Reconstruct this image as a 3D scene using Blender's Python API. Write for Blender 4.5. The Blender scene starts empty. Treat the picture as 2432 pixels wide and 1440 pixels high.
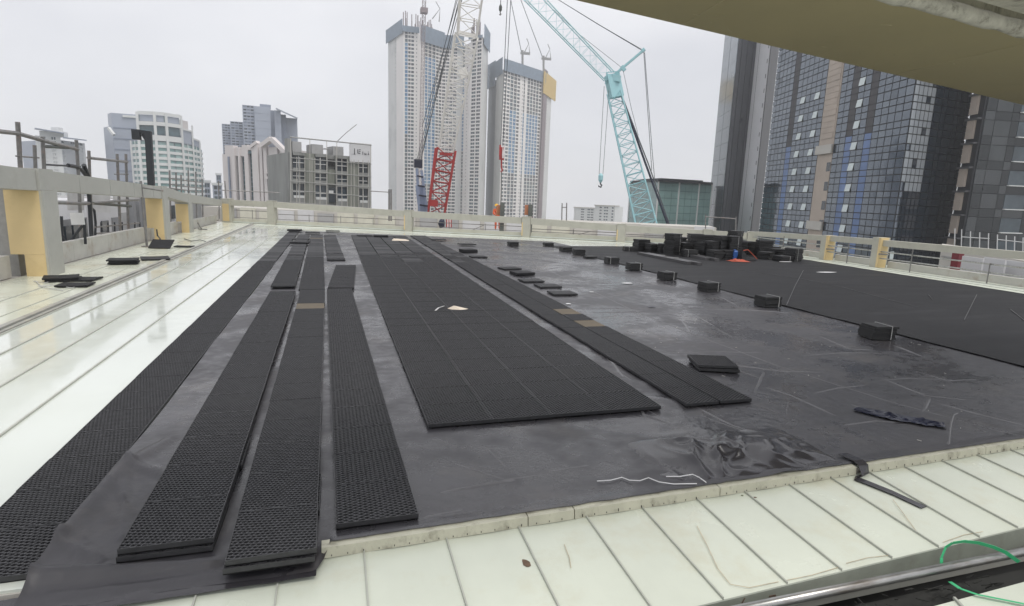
import bpy, math, random
import numpy as np
from mathutils import Vector, Matrix, noise

random.seed(7)
S = bpy.context.scene
COL = S.collection

# ------------------------------------------------------------------ camera
W_, H_, FOC, CH = 2432.0, 1440.0, 1372.0, 1.85
PSI, PIT, ROL = math.radians(17.24), math.radians(10.34), math.radians(2.05)
_F = np.array([math.sin(PSI)*math.cos(PIT), math.cos(PSI)*math.cos(PIT), -math.sin(PIT)])
_R = np.array([math.cos(PSI), -math.sin(PSI), 0.0])
_U = np.cross(_R, _F)
_R, _U = math.cos(ROL)*_R + math.sin(ROL)*_U, -math.sin(ROL)*_R + math.cos(ROL)*_U

cd = bpy.data.cameras.new('camera')
cam = bpy.data.objects.new('camera', cd)
COL.objects.link(cam)
cd.sensor_width = 36.0
cd.lens = 36.0*FOC/W_
cd.clip_start = 0.05
cd.clip_end = 6000
m = Matrix.Identity(4)
for i in range(3):
    m[i][0], m[i][1], m[i][2] = _R[i], _U[i], -_F[i]
m[2][3] = CH
cam.matrix_world = m
S.camera = cam

# ------------------------------------------------------------------ sky and sun (overcast)
world = bpy.data.worlds.new('World')
S.world = world
world.use_nodes = True
nt = world.node_tree
nt.nodes.clear()
wo = nt.nodes.new('ShaderNodeOutputWorld')
bgA = nt.nodes.new('ShaderNodeBackground')
bgB = nt.nodes.new('ShaderNodeBackground')
add = nt.nodes.new('ShaderNodeAddShader')
sky = nt.nodes.new('ShaderNodeTexSky')
sky.sky_type = 'NISHITA'
sky.sun_disc = False
SUN_EL, SUN_AZ = math.radians(66), math.radians(150)
sky.sun_elevation = SUN_EL
sky.sun_rotation = SUN_AZ
nt.links.new(sky.outputs[0], bgA.inputs[0])
bgA.inputs[1].default_value = 0.008
tc = nt.nodes.new('ShaderNodeTexCoord')
nz = nt.nodes.new('ShaderNodeTexNoise')
nz.inputs['Scale'].default_value = 1.6
nz.inputs['Detail'].default_value = 4
mp = nt.nodes.new('ShaderNodeMapping')
mp.inputs['Scale'].default_value = (1, 1, 2.2)
mp.inputs['Location'].default_value = (3.1, .7, .4)
nt.links.new(tc.outputs['Generated'], mp.inputs[0])
nt.links.new(mp.outputs[0], nz.inputs['Vector'])
rmp = nt.nodes.new('ShaderNodeValToRGB')
rmp.color_ramp.elements[0].position = .34
rmp.color_ramp.elements[0].color = (.64, .645, .68, 1)
rmp.color_ramp.elements[1].position = .68
rmp.color_ramp.elements[1].color = (.90, .895, .91, 1)
nt.links.new(nz.outputs[0], rmp.inputs[0])
nt.links.new(rmp.outputs[0], bgB.inputs[0])
bgB.inputs[1].default_value = 0.74
nt.links.new(bgA.outputs[0], add.inputs[0])
nt.links.new(bgB.outputs[0], add.inputs[1])
nt.links.new(add.outputs[0], wo.inputs[0])

sd = bpy.data.lights.new('sun', 'SUN')
sd.energy = 1.25
sd.angle = math.radians(25)
sd.color = (1.0, .96, .9)
sun = bpy.data.objects.new('sun', sd)
COL.objects.link(sun)
sv = Vector((math.sin(SUN_AZ)*math.cos(SUN_EL), math.cos(SUN_AZ)*math.cos(SUN_EL), math.sin(SUN_EL)))
sun.rotation_euler = sv.to_track_quat('Z', 'Y').to_euler()

S.view_settings.view_transform = 'Standard'
S.view_settings.look = 'None'
S.view_settings.exposure = 0.62
S.view_settings.gamma = 1.0
S.view_settings.use_curve_mapping = False
S.cycles.volume_step_rate = 1.0
S.cycles.volume_bounces = 1
S.cycles.max_bounces = 8
S.cycles.transparent_max_bounces = 8
S.cycles.use_denoising = True

# ------------------------------------------------------------------ placing: photo direction -> world
def ray(px, py):
    return _F + (px-1216)/FOC*_R - (py-720)/FOC*_U

def P(px, py, z=0.0):
    d = ray(px, py)
    t = (z-CH)/d[2]
    return Vector((d[0]*t, d[1]*t, z))

def XY(px, py, D):
    d = ray(px, py)
    k = D/math.hypot(d[0], d[1])
    return (d[0]*k, d[1]*k)

def A(px, py, D):
    d = ray(px, py)
    k = D/math.hypot(d[0], d[1])
    return Vector((d[0]*k, d[1]*k, CH+d[2]*k))

def ZT(xy, py):
    k = (720-py)/FOC
    u0 = xy[0]*_U[0]+xy[1]*_U[1]
    f0 = xy[0]*_F[0]+xy[1]*_F[1]
    return CH + (k*f0-u0)/(_U[2]-k*_F[2])

# ------------------------------------------------------------------ materials
MATS = {}
def mat(name, col, rough=.6, metal=0.0, var=.12, scale=3.0, bump=0.0, bscale=40.0, spec=.5, stain=None, stain_amt=.5, stain_scale=1.2, coat=0.0, stretch=None, coords='Object', ior=None, tint=None):
    if name in MATS:
        return MATS[name]
    M = bpy.data.materials.new(name)
    M.use_nodes = True
    t = M.node_tree
    b = t.nodes['Principled BSDF']
    b.inputs['Roughness'].default_value = rough
    b.inputs['Metallic'].default_value = metal
    if ior: b.inputs['IOR'].default_value = ior
    if tint: b.inputs['Specular Tint'].default_value = tuple(tint)+(1,)
    b.inputs['Specular IOR Level'].default_value = spec
    b.inputs['Coat Weight'].default_value = coat
    b.inputs['Coat Roughness'].default_value = .06
    c = t.nodes.new('ShaderNodeTexCoord')
    vec = c.outputs[coords]
    if stretch:
        mm = t.nodes.new('ShaderNodeMapping')
        mm.inputs['Scale'].default_value = stretch
        t.links.new(vec, mm.inputs[0])
        vec = mm.outputs[0]
    n = t.nodes.new('ShaderNodeTexNoise')
    n.inputs['Scale'].default_value = scale
    n.inputs['Detail'].default_value = 6
    n.inputs['Roughness'].default_value = .62
    t.links.new(vec, n.inputs['Vector'])
    r = t.nodes.new('ShaderNodeValToRGB')
    r.color_ramp.elements[0].position = .3
    r.color_ramp.elements[1].position = .7
    r.color_ramp.elements[0].color = tuple(max(0, x*(1-var)) for x in col)+(1,)
    r.color_ramp.elements[1].color = tuple(min(1, x*(1+var)) for x in col)+(1,)
    t.links.new(n.outputs[0], r.inputs[0])
    out = r.outputs[0]
    if stain:
        n2 = t.nodes.new('ShaderNodeTexNoise')
        n2.inputs['Scale'].default_value = stain_scale
        n2.inputs['Detail'].default_value = 8
        n2.inputs['Roughness'].default_value = .7
        t.links.new(vec, n2.inputs['Vector'])
        r2 = t.nodes.new('ShaderNodeValToRGB')
        r2.color_ramp.elements[0].position = .52
        r2.color_ramp.elements[0].color = (0, 0, 0, 1)
        r2.color_ramp.elements[1].position = .72
        r2.color_ramp.elements[1].color = (stain_amt,)*3+(1,)
        t.links.new(n2.outputs[0], r2.inputs[0])
        mx = t.nodes.new('ShaderNodeMix')
        mx.data_type = 'RGBA'
        t.links.new(r2.outputs[0], mx.inputs[0])
        t.links.new(out, mx.inputs[6])
        mx.inputs[7].default_value = tuple(stain)+(1,)
        out = mx.outputs[2]
    t.links.new(out, b.inputs['Base Color'])
    # roughness breakup
    mr = t.nodes.new('ShaderNodeMapRange')
    mr.inputs['To Min'].default_value = max(.02, rough*.75)
    mr.inputs['To Max'].default_value = min(1, rough*1.25)
    t.links.new(n.outputs[0], mr.inputs[0])
    t.links.new(mr.outputs[0], b.inputs['Roughness'])
    if bump:
        n3 = t.nodes.new('ShaderNodeTexNoise')
        n3.inputs['Scale'].default_value = bscale
        n3.inputs['Detail'].default_value = 3
        t.links.new(vec, n3.inputs['Vector'])
        bp = t.nodes.new('ShaderNodeBump')
        bp.inputs['Strength'].default_value = bump
        bp.inputs['Distance'].default_value = .01
        t.links.new(n3.outputs[0], bp.inputs['Height'])
        t.links.new(bp.outputs[0], b.inputs['Normal'])
    MATS[name] = M
    return M

m_roof = mat('white_roof_coating', (.69, .73, .67), .16, var=.04, scale=.8, spec=.6, coat=.5, stain=(.55, .52, .38), stain_amt=.35, stain_scale=.7, stretch=(1, .35, 1))
m_apron = mat('cream_roof_panel', (.62, .655, .56), .26, var=.06, scale=1.5, stain=(.52, .48, .33), stain_amt=.5, stain_scale=1.7, bump=.03, bscale=60)
m_ledge = mat('stained_cream_ledge', (.62, .64, .53), .28, var=.08, scale=1.2, coat=.2, stain=(.44, .36, .22), stain_amt=.7, stain_scale=.8)
m_gedge = mat('pale_green_ledge', (.66, .70, .60), .35, var=.07, scale=1.0, stain=(.40, .39, .30), stain_amt=.4, stain_scale=1.5)
m_trim = mat('cream_metal_trim', (.50, .49, .39), .42, var=.12, scale=6, stain=(.12, .10, .07), stain_amt=.75, stain_scale=9, stretch=(1, 3, .5))
m_seam = mat('grey_seam_metal', (.42, .43, .38), .4, var=.1, scale=8)
m_fascia = mat('grey_green_fascia', (.30, .32, .27), .4, var=.15, scale=4, stain=(.14, .12, .09), stain_amt=.4, stain_scale=5)
m_gutter = mat('dull_gutter_metal', (.34, .34, .31), .35, var=.2, scale=3, stain=(.5, .46, .34), stain_amt=.5, stain_scale=3)
m_dark = mat('dark_void', (.012, .012, .012), .8, var=.3)
m_memb = mat('black_membrane', (.047, .0455, .051), .36, var=.2, scale=1.6, spec=.55, bump=.4, bscale=13, stain=(.105, .092, .082), stain_amt=.5, stain_scale=1.3)
def wet(M, lo, hi, scale):
    t = M.node_tree; b = t.nodes['Principled BSDF']
    c = t.nodes.new('ShaderNodeTexCoord'); n = t.nodes.new('ShaderNodeTexNoise')
    n.inputs['Scale'].default_value = scale; n.inputs['Detail'].default_value = 5; n.inputs['Distortion'].default_value = .8
    t.links.new(c.outputs['Object'], n.inputs['Vector'])
    r = t.nodes.new('ShaderNodeMapRange'); r.inputs['From Min'].default_value = .40; r.inputs['From Max'].default_value = .60
    r.inputs['To Min'].default_value = lo; r.inputs['To Max'].default_value = hi
    n2 = t.nodes.new('ShaderNodeTexNoise'); n2.inputs['Scale'].default_value = scale*9; n2.inputs['Detail'].default_value = 8
    t.links.new(c.outputs['Object'], n2.inputs['Vector'])
    ma = t.nodes.new('ShaderNodeMath'); ma.operation = 'MULTIPLY_ADD'; ma.inputs[1].default_value = .45
    t.links.new(n2.outputs[0], ma.inputs[0])
    mb2 = t.nodes.new('ShaderNodeMath'); mb2.operation = 'SUBTRACT'; mb2.inputs[1].default_value = .22
    t.links.new(n.outputs[0], mb2.inputs[0]); t.links.new(mb2.outputs[0], ma.inputs[2])
    t.links.new(ma.outputs[0], r.inputs[0]); t.links.new(r.outputs[0], b.inputs['Roughness'])
wet(m_memb, .20, .48, .7)
wet(m_roof, .05, .24, .6)
m_memb2 = mat('smooth_black_plastic', (.038, .036, .041), .2, var=.12, scale=3, spec=.6, bump=.12, bscale=12)
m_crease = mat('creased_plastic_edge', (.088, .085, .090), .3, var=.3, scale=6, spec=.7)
m_felt = mat('black_drain_mat_far', (.013, .013, .0145), .6, var=.4, scale=1.5, spec=.22, bump=.5, bscale=24, stretch=(.25, 1.3, 1), stain=(.030, .030, .033), stain_amt=.8, stain_scale=1.1)
m_cell = mat('drain_cell_hole_shade', (.0025, .0025, .003), .7, var=.25, scale=12, spec=.3)  # cell base darkened: depth shade of the holes put into the colour
m_rib = mat('cell_rib_highlight', (.056, .056, .060), .42, var=.3, scale=20, spec=.55)  # ribs lightened: sky highlight on their tops put into the colour
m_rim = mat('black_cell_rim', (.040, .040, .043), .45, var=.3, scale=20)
m_slab = mat('black_cell_far', (.013, .013, .015), .6, var=.25, scale=2.5, spec=.28, bump=.5, bscale=45)
m_slab2 = mat('black_cell_grey', (.019, .019, .021), .55, var=.25, scale=2.5, spec=.32, bump=.5, bscale=45)
m_greystrip = mat('grey_plastic_strip', (.085, .083, .086), .35, var=.15)
m_dusty = mat('dusty_tan_cell', (.11, .088, .058), .7, var=.2, scale=4)
m_stack = mat('black_stack_plastic', (.010, .010, .0105), .5, var=.4, scale=14, spec=.4)
m_strap = mat('white_strap', (.50, .50, .49), .4, var=.1)
m_paper = mat('cream_paper', (.64, .56, .46), .8, var=.1, scale=5)
m_post = mat('beige_parapet_paint', (.46, .45, .385), .55, var=.07, scale=2.5, stain=(.28, .26, .21), stain_amt=.35, stain_scale=2.2)
m_beamL = mat('grey_beam_paint', (.40, .40, .37), .5, var=.06, scale=2, stain=(.26, .25, .22), stain_amt=.3, stain_scale=1.5)
m_yellow = mat('pale_yellow_paint', (.70, .54, .28), .5, var=.05, scale=1.6, stain=(.50, .37, .19), stain_amt=.4, stain_scale=1.4)
m_lowwall = mat('dirty_white_plaster', (.56, .55, .51), .75, var=.08, scale=2.5, stain=(.33, .24, .16), stain_amt=.6, stain_scale=2.0, bump=.2)
m_farwall = mat('far_pale_upstand', (.60, .59, .50), .6, var=.07, scale=1.5, stain=(.40, .36, .28), stain_amt=.5)
m_steel = mat('weathered_steel_tube', (.24, .235, .23), .42, metal=.55, var=.25, scale=8, stain=(.26, .13, .07), stain_amt=.5, stain_scale=4)
m_galv = mat('galvanised_steel', (.36, .36, .35), .32, metal=.8, var=.3, scale=9, stain=(.16, .11, .07), stain_amt=.6, stain_scale=5, stretch=(.4, 2, 2))
m_railgrey = mat('grey_rail_paint', (.30, .30, .29), .5, var=.15, scale=6)
m_black = mat('black_metal', (.025, .028, .033), .45, var=.2)
m_soffit = mat('olive_beam_paint', (.40, .345, .205), .6, var=.06, scale=1.1, stain=(.32, .275, .165), stain_amt=.4, stain_scale=1.4)
m_sealight = mat('scratched_paint', (.50, .45, .31), .7, var=.2)
m_rustline = mat('rusty_dirt_line', (.47, .40, .28), .7, var=.3, scale=12)
m_foam = mat('dirty_foam_sealant', (.50, .48, .43), .8, var=.2, scale=9, stain=(.10, .08, .06), stain_amt=.8, stain_scale=14, bump=.6, bscale=25)
m_greenstrap = mat('green_plastic_strap', (.06, .50, .22), .35, var=.1)
m_netting = mat('black_netting', (.02, .02, .018), .8, var=.4, scale=30)
m_orange = mat('orange_red_fabric', (.40, .075, .04), .7, var=.15, scale=8)
m_blueplast = mat('blue_plastic', (.03, .11, .36), .45, var=.1)
m_navy = mat('navy_plastic_scrap', (.010, .013, .035), .3, var=.3)
m_whiteplast = mat('white_plastic_scrap', (.75, .75, .75), .5, var=.08)
m_leaf = mat('brown_debris', (.14, .09, .06), .8, var=.3, scale=30)
m_greenleaf = mat('olive_leaf', (.10, .11, .05), .7, var=.2)
m_ground = mat('city_ground', (.16, .17, .15), .9, var=.3, scale=.02)
m_concrete = mat('pale_concrete', (.52, .50, .46), .8, var=.07, scale=.3, stain=(.36, .34, .30), stain_amt=.4, stain_scale=.2)
m_towerwall = mat('tower_wall_paint', (.82, .785, .76), .75, var=.05, scale=.08)
m_towergrey = mat('tower_wall_grey', (.66, .66, .645), .75, var=.06, scale=.06, stain=(.34, .35, .35), stain_amt=.6, stain_scale=.04)
m_towerdgrey = mat('tower_wall_dark_grey', (.24, .25, .26), .75, var=.08, scale=.06)
m_screen = mat('blue_grey_safety_screen', (.20, .255, .32), .7, var=.15, scale=.4)
m_win = [mat('window_glass_grey', (.055, .075, .09), .12, var=.3, scale=.5, spec=.6),
         mat('window_glass_dark', (.03, .04, .05), .12, var=.3, scale=.5, spec=.6),
         mat('window_glass_teal', (.06, .11, .13), .12, var=.3, scale=.5, spec=.6)]
m_bluefilm = [mat('blue_film_glass', (.055, .19, .37), .25, var=.25, scale=.5), mat('blue_film_glass_pale', (.12, .27, .43), .25, var=.25, scale=.5)]
m_mast = mat('mauve_mast_steel', (.22, .17, .18), .6, var=.2)
m_yellownet = mat('yellow_safety_net', (.62, .44, .15), .8, var=.06, scale=.6)
m_curtain = [mat('curtain_glass_a', (.014, .022, .034), .06, var=.12, scale=.15, ior=2.35, tint=(.78, .88, 1)),
             mat('curtain_glass_b', (.022, .030, .042), .06, var=.12, scale=.15, ior=2.5, tint=(.80, .90, 1)),
             mat('curtain_glass_c', (.009, .014, .022), .06, var=.12, scale=.15, ior=2.1, tint=(.76, .87, 1))]
m_paintrefl = mat('pane_painted_reflection', (.36, .39, .42), .18, metal=.25, var=.3, scale=.12)  # bright reflection on the corner strip put into a pale base colour
m_openpane = mat('open_pane_sky_gleam', (.60, .67, .67), .2, var=.1, spec=.8)  # pale glass; the sky reflected in open panes is put into its colour
m_wing = [mat('wing_glass_a', (.020, .026, .030), .12, var=.2, scale=.3, ior=1.7), mat('wing_glass_b', (.045, .052, .056), .14, var=.2, scale=.3), mat('wing_glass_c', (.012, .016, .019), .12, var=.2, scale=.3)]
m_mullion = mat('dark_mullion', (.014, .016, .020), .45, var=.15)
m_spandrel = mat('dark_spandrel_panel', (.05, .047, .052), .5, var=.15, scale=.3)
m_filmblue = mat('blue_protective_film', (.12, .19, .37), .3, var=.2, scale=.5)
m_peach = mat('unfinished_peach_concrete', (.47, .40, .34), .85, var=.08, scale=.3, stain=(.30, .24, .19), stain_amt=.4, stain_scale=.4)
m_slabdark = mat('dark_panel_tower', (.034, .038, .047), .3, var=.12, scale=.2, spec=.7)
m_slabglass = mat('grey_glass_tower', (.13, .155, .17), .12, var=.2, scale=.1, ior=2.0, tint=(.8, .9, 1))
m_slablight = mat('light_grey_cladding', (.62, .62, .635), .6, var=.05, scale=.2)
m_slabside = mat('mid_grey_cladding', (.075, .075, .08), .6, var=.08, scale=.2)
m_tealglass = mat('teal_glass', (.29, .46, .44), .15, var=.2, scale=.12, ior=1.9)
m_tealdark = mat('dark_teal_glass', (.17, .28, .275), .14, var=.2, scale=.12, ior=1.8)
m_offglass = mat('green_teal_band_glass', (.22, .36, .35), .2, var=.25, scale=.3)
m_offglass2 = mat('pale_teal_band_glass', (.33, .46, .45), .2, var=.25, scale=.3)
m_tealcrane = mat('pale_turquoise_crane_paint', (.36, .62, .66), .45, var=.1, scale=.7)
m_redcrane = mat('red_crane_paint', (.36, .028, .025), .45, var=.2, scale=.8)
m_whitecrane = mat('cream_crane_paint', (.80, .78, .74), .5, var=.1, scale=.8)
m_bluecrane = mat('slate_blue_crane_paint', (.30, .36, .50), .5, var=.12, scale=.8)
m_cable = mat('dark_wire_rope', (.11, .12, .13), .5, metal=.4, var=.2)
m_bwhite = mat('white_office_frame', (.72, .73, .72), .6, var=.05, scale=.1)
m_bgrey = mat('hazed_blue_grey_cladding', (.37, .405, .475), .4, var=.07, scale=.05)  # blue-grey cladding; the bluish fade of distance sits in its colour
m_bgrey2 = mat('hazed_blue_grey_dark_cladding', (.25, .285, .36), .4, var=.07, scale=.05)  # darker blue-grey, likewise carrying the fade of distance
m_bpink = mat('pinkish_white_render', (.66, .62, .61), .7, var=.05, scale=.1)
m_fcon = mat('weathered_grey_concrete', (.27, .275, .265), .8, var=.2, scale=.5, stain=(.15, .16, .13), stain_amt=.7, stain_scale=.35, stretch=(1.6, 1.6, .35))
m_fgreen = mat('algae_stained_concrete', (.235, .245, .215), .85, var=.3, scale=.8, stain=(.10, .12, .07), stain_amt=.8, stain_scale=.6, stretch=(2.5, 2.5, .2))
m_signw = mat('white_sign_board', (.64, .64, .65), .6, var=.06, scale=.3)
m_sheet = mat('white_tarpaulin', (.56, .56, .56), .7, var=.1, scale=1.5)
m_shed = mat('grey_shed_wall', (.23, .235, .245), .6, var=.15, scale=.8)
m_shed2 = mat('mid_grey_shed_wall', (.36, .36, .36), .7, var=.12, scale=.8, stain=(.2, .18, .16), stain_amt=.5)
m_maroon = mat('maroon_paint', (.17, .022, .03), .5, var=.1)
m_hoard = mat('white_hoarding_panel', (.58, .58, .59), .6, var=.06, scale=.7, stain=(.4, .39, .38), stain_amt=.3)
m_skin = mat('skin', (.35, .2, .13), .6, var=.05)
m_hiviz = mat('orange_work_clothes', (.60, .11, .04), .8, var=.12, scale=12)
m_helmet = mat('yellow_helmet', (.75, .42, .03), .35, var=.05)
m_rwhite = mat('barrier_white', (.75, .72, .72), .5, var=.05)
m_rust = mat('rusty_steel_post', (.10, .11, .10), .6, var=.3, stain=(.25, .12, .06), stain_amt=.5)
m_panelo = mat('orange_plywood', (.50, .21, .11), .7, var=.2, scale=3)
m_letter = mat('dark_lettering', (.05, .05, .06), .6, var=.1)

# ------------------------------------------------------------------ mesh builder
class MB:
    def __init__(s):
        s.v = []; s.f = []; s.mi = []
    def quad(s, a, b, c, d, mi=0):
        i = len(s.v)
        s.v += [tuple(a), tuple(b), tuple(c), tuple(d)]
        s.f.append((i, i+1, i+2, i+3)); s.mi.append(mi)
    def poly(s, pts, mi=0):
        i = len(s.v)
        s.v += [tuple(p) for p in pts]
        s.f.append(tuple(range(i, i+len(pts)))); s.mi.append(mi)
    def hexa(s, p, mi=0):          # 8 points: bottom 4 ccw, top 4 ccw
        i = len(s.v)
        s.v += [tuple(q) for q in p]
        e1, e2, e3 = (Vector(p[1])-Vector(p[0]), Vector(p[3])-Vector(p[0]), Vector(p[4])-Vector(p[0]))
        rev = e1.cross(e2).dot(e3) < 0
        for f in ((3, 2, 1, 0), (4, 5, 6, 7), (0, 1, 5, 4), (1, 2, 6, 5), (2, 3, 7, 6), (3, 0, 4, 7)):
            if rev: f = f[::-1]
            s.f.append(tuple(i+k for k in f)); s.mi.append(mi)
    def box(s, x0, x1, y0, y1, z0, z1, mi=0):
        s.hexa([(x0, y0, z0), (x1, y0, z0), (x1, y1, z0), (x0, y1, z0), (x0, y0, z1), (x1, y0, z1), (x1, y1, z1), (x0, y1, z1)], mi)
    def obox(s, c, dx, dy, hx, hy, z0, z1, mi=0):   # oriented: centre xy, unit dirs, half sizes
        pts = [(c[0]+a*hx*dx[0]+b*hy*dy[0], c[1]+a*hx*dx[1]+b*hy*dy[1]) for a, b in ((-1, -1), (1, -1), (1, 1), (-1, 1))]
        s.hexa([(x, y, z0) for x, y in pts]+[(x, y, z1) for x, y in pts], mi)
    def prism(s, poly, z0, z1, mi=0):
        n = len(poly); i = len(s.v)
        ar = sum(poly[k][0]*poly[(k+1) % n][1]-poly[(k+1) % n][0]*poly[k][1] for k in range(n))
        if ar < 0: poly = poly[::-1]
        s.v += [(p[0], p[1], z0 if not callable(z0) else z0(p)) for p in poly]
        s.v += [(p[0], p[1], z1 if not callable(z1) else z1(p)) for p in poly]
        s.f.append(tuple(range(i+n-1, i-1, -1))); s.mi.append(mi)
        s.f.append(tuple(range(i+n, i+2*n))); s.mi.append(mi)
        for k in range(n):
            j = (k+1) % n
            s.f.append((i+k, i+j, i+n+j, i+n+k)); s.mi.append(mi)
    def bar(s, p, q, w, h=None, up=(0, 0, 1), mi=0):
        h = h or w
        p = Vector(p); q = Vector(q); d = (q-p).normalized()
        u = Vector(up)
        a = d.cross(u)
        if a.length < 1e-3: a = d.cross(Vector((1, 0, 0)))
        a.normalize(); b = a.cross(d).normalized()
        a *= w/2; b *= h/2
        s.hexa([p-a-b, p+a-b, q+a-b, q-a-b, p-a+b, p+a+b, q+a+b, q-a+b], mi)
    def tube(s, pts, r, n=8, caps=True, mi=0):
        pts = [Vector(p) for p in pts]
        i0 = len(s.v); rings = len(pts)
        prev = None
        for k, p in enumerate(pts):
            d = (pts[min(k+1, rings-1)]-pts[max(k-1, 0)]).normalized()
            if prev is None:
                a = d.cross(Vector((0, 0, 1)))
                if a.length < 1e-3: a = d.cross(Vector((1, 0, 0)))
                a.normalize()
            else:
                a = (prev - d*prev.dot(d)).normalized()
            prev = a; b = d.cross(a)
            rr = r[k] if isinstance(r, (list, tuple)) else r
            for j in range(n):
                t = 2*math.pi*j/n
                s.v.append(tuple(p+(a*math.cos(t)+b*math.sin(t))*rr))
        for k in range(rings-1):
            for j in range(n):
                j2 = (j+1) % n
                s.f.append((i0+k*n+j, i0+k*n+j2, i0+(k+1)*n+j2, i0+(k+1)*n+j)); s.mi.append(mi)
        if caps:
            s.f.append(tuple(i0+j for j in range(n-1, -1, -1))); s.mi.append(mi)
            s.f.append(tuple(i0+(rings-1)*n+j for j in range(n))); s.mi.append(mi)
    def ribbon(s, pts, w, up=(0, 0, 1), th=.002, mi=0):
        pts = [Vector(p) for p in pts]
        for k in range(len(pts)-1):
            s.bar(pts[k], pts[k+1], w, th, up, mi)
    def grid(s, f, nu, nv, mi=0):
        i0 = len(s.v)
        for j in range(nv+1):
            for i in range(nu+1):
                s.v.append(tuple(f(i/nu, j/nv)))
        for j in range(nv):
            for i in range(nu):
                a = i0+j*(nu+1)+i
                s.f.append((a, a+1, a+nu+2, a+nu+1)); s.mi.append(mi)
    def mesh(s, name, mats, org=(0, 0, 0), smooth=False):
        me = bpy.data.meshes.new(name)
        o = org
        me.from_pydata([(x-o[0], y-o[1], z-o[2]) for x, y, z in s.v], [], s.f)
        if not isinstance(mats, (list, tuple)): mats = [mats]
        for k in mats: me.materials.append(k)
        if len(mats) > 1: me.polygons.foreach_set('material_index', s.mi)
        if smooth: me.polygons.foreach_set('use_smooth', [True]*len(s.f))
        me.update()
        return me
    def build(s, name, mats, parent=None, org=None, smooth=False, kind=None, label=None, cat=None, group=None):
        if org is None:
            org = tuple(parent.location) if parent is not None else (0, 0, 0)
            if parent is not None and parent.parent is not None:
                org = tuple(parent.location+parent.parent.location)
        o = bpy.data.objects.new(name, s.mesh(name, mats, org, smooth))
        COL.objects.link(o)
        if parent is not None: o.parent = parent
        else: o.location = org
        tag(o, label, cat, group, kind)
        return o

def tag(o, label=None, cat=None, group=None, kind=None):
    if label: o['label'] = label
    if cat: o['category'] = cat
    if group: o['group'] = group
    if kind: o['kind'] = kind
    return o

def thing(name, label, cat, loc=(0, 0, 0), group=None, rot=0.0):
    o = bpy.data.objects.new(name, None)
    COL.objects.link(o)
    o.location = loc
    o.rotation_euler = (0, 0, rot)
    o.empty_display_size = .2
    return tag(o, label, cat, group)

def place(name, me, parent=None, loc=(0, 0, 0), rot=(0, 0, 0), mats=None):
    o = bpy.data.objects.new(name, me)
    COL.objects.link(o)
    o.location = loc; o.rotation_euler = rot
    if parent is not None: o.parent = parent
    return o

def nrm(a, b):
    d = Vector((b[0]-a[0], b[1]-a[1])); L = d.length; d /= L
    n = Vector((d.y, -d.x)); mid = Vector(((a[0]+b[0])/2, (a[1]+b[1])/2))
    if n.dot(-mid) < 0: n = -n
    return d, n, L

def lerp(a, b, t): return tuple(a[i]+(b[i]-a[i])*t for i in range(len(a)))

def N(x, y, z=0.0): return noise.noise(Vector((x, y, z)))

# ================================================================== GROUND, HAZE
g = MB(); g.box(-1150, 1150, -1150, 1150, -47, -46)
g.build('ground', m_ground, kind='structure')

# ================================================================== ROOF DECK
deck = MB()
deck.prism([(-7.2, 2.95), (-.3, 2.95), (18.6, 3.55), (18.6, 21.0), (17.9, 22.2), (-5.9, 35.9), (-7.2, 35.9)], -.6, -.045)
roof = deck.build('roof_deck', m_concrete, kind='structure')
# long standing-seam panels on the left side (and below the sheets)
XS = [-3.93, -3.50, -2.96, -2.40, -1.80]
def yfar(x): return 33.0-.50*(x+4)
pan_edges = [(XS[i], XS[i+1]) for i in range(4)]
for x0, x1 in pan_edges:
    b = MB()
    b.prism([(x0+.008, 2.96), (x1-.008, 2.96), (x1-.008, yfar(x1)), (x0+.008, yfar(x0))], -.044, -.028)
    b.build('roof_panel', m_roof, roof)
    b = MB(); b.bar((x0, 2.96, -.022), (x0, yfar(x0), -.022), .016, .02); b.build('standing_seam', m_seam, roof)
b = MB(); b.prism([(-1.79, 2.96), (-.3, 2.96), (15.35, 3.46), (16.45, 17.3), (16.45, 22.4), (3, 29.6), (-1.79, 31.9)], -.044, -.028)
b.build('roof_panel', m_roof, roof)
# far white margin between black sheets and far parapet
b = MB(); b.prism([(-3.9, 33.0), (16.4, 22.0), (17.4, 21.8), (-5.4, 34.7)], -.044, -.022)
b.build('far_margin', m_gedge, roof)
# gutter strip
b = MB()
b.prism([(-4.10, 2.96), (-4.02, 2.96), (-4.16, 34), (-4.24, 34)], -.044, .012)
b.prism([(-4.01, 2.96), (-3.95, 2.96), (-4.08, 34), (-4.14, 34)], -.044, -.012)
gut = b.build('gutter_flashing', m_gutter, roof)
# left ledge
b = MB(); b.prism([(-4.11, 2.96), (-4.25, 34.2), (-5.9, 35.2), (-5.9, 2.96)], -.044, -.016)
led = b.build('left_ledge', m_ledge, roof)
b = MB(); b.bar((-4.98, 3, -.012), (-4.98, 34, -.012), .022, .01); b.bar((-4.42, 3, -.012), (-4.45, 34, -.012), .010, .01)
b.build('ledge_joint', m_seam, roof)
# right ledge
b = MB(); b.prism([(15.40, 3.46), (18.5, 3.55), (18.5, 21), (16.5, 22), (16.5, 17.3)], -.044, -.014)
b.build('right_ledge', m_gedge, roof)
b = MB(); b.bar((16.1, 4, -.008), (17.0, 20, -.008), .02, .012)
b.bar((16.9, 4, -.008), (17.25, 20, -.008), .02, .012)
b.build('ledge_joint', m_seam, roof)
b = MB(); b.box(-7.0, 18.4, 3.0, 34, -40, -.61)
b.build('own_building_walls', m_concrete, kind='structure')

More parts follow.
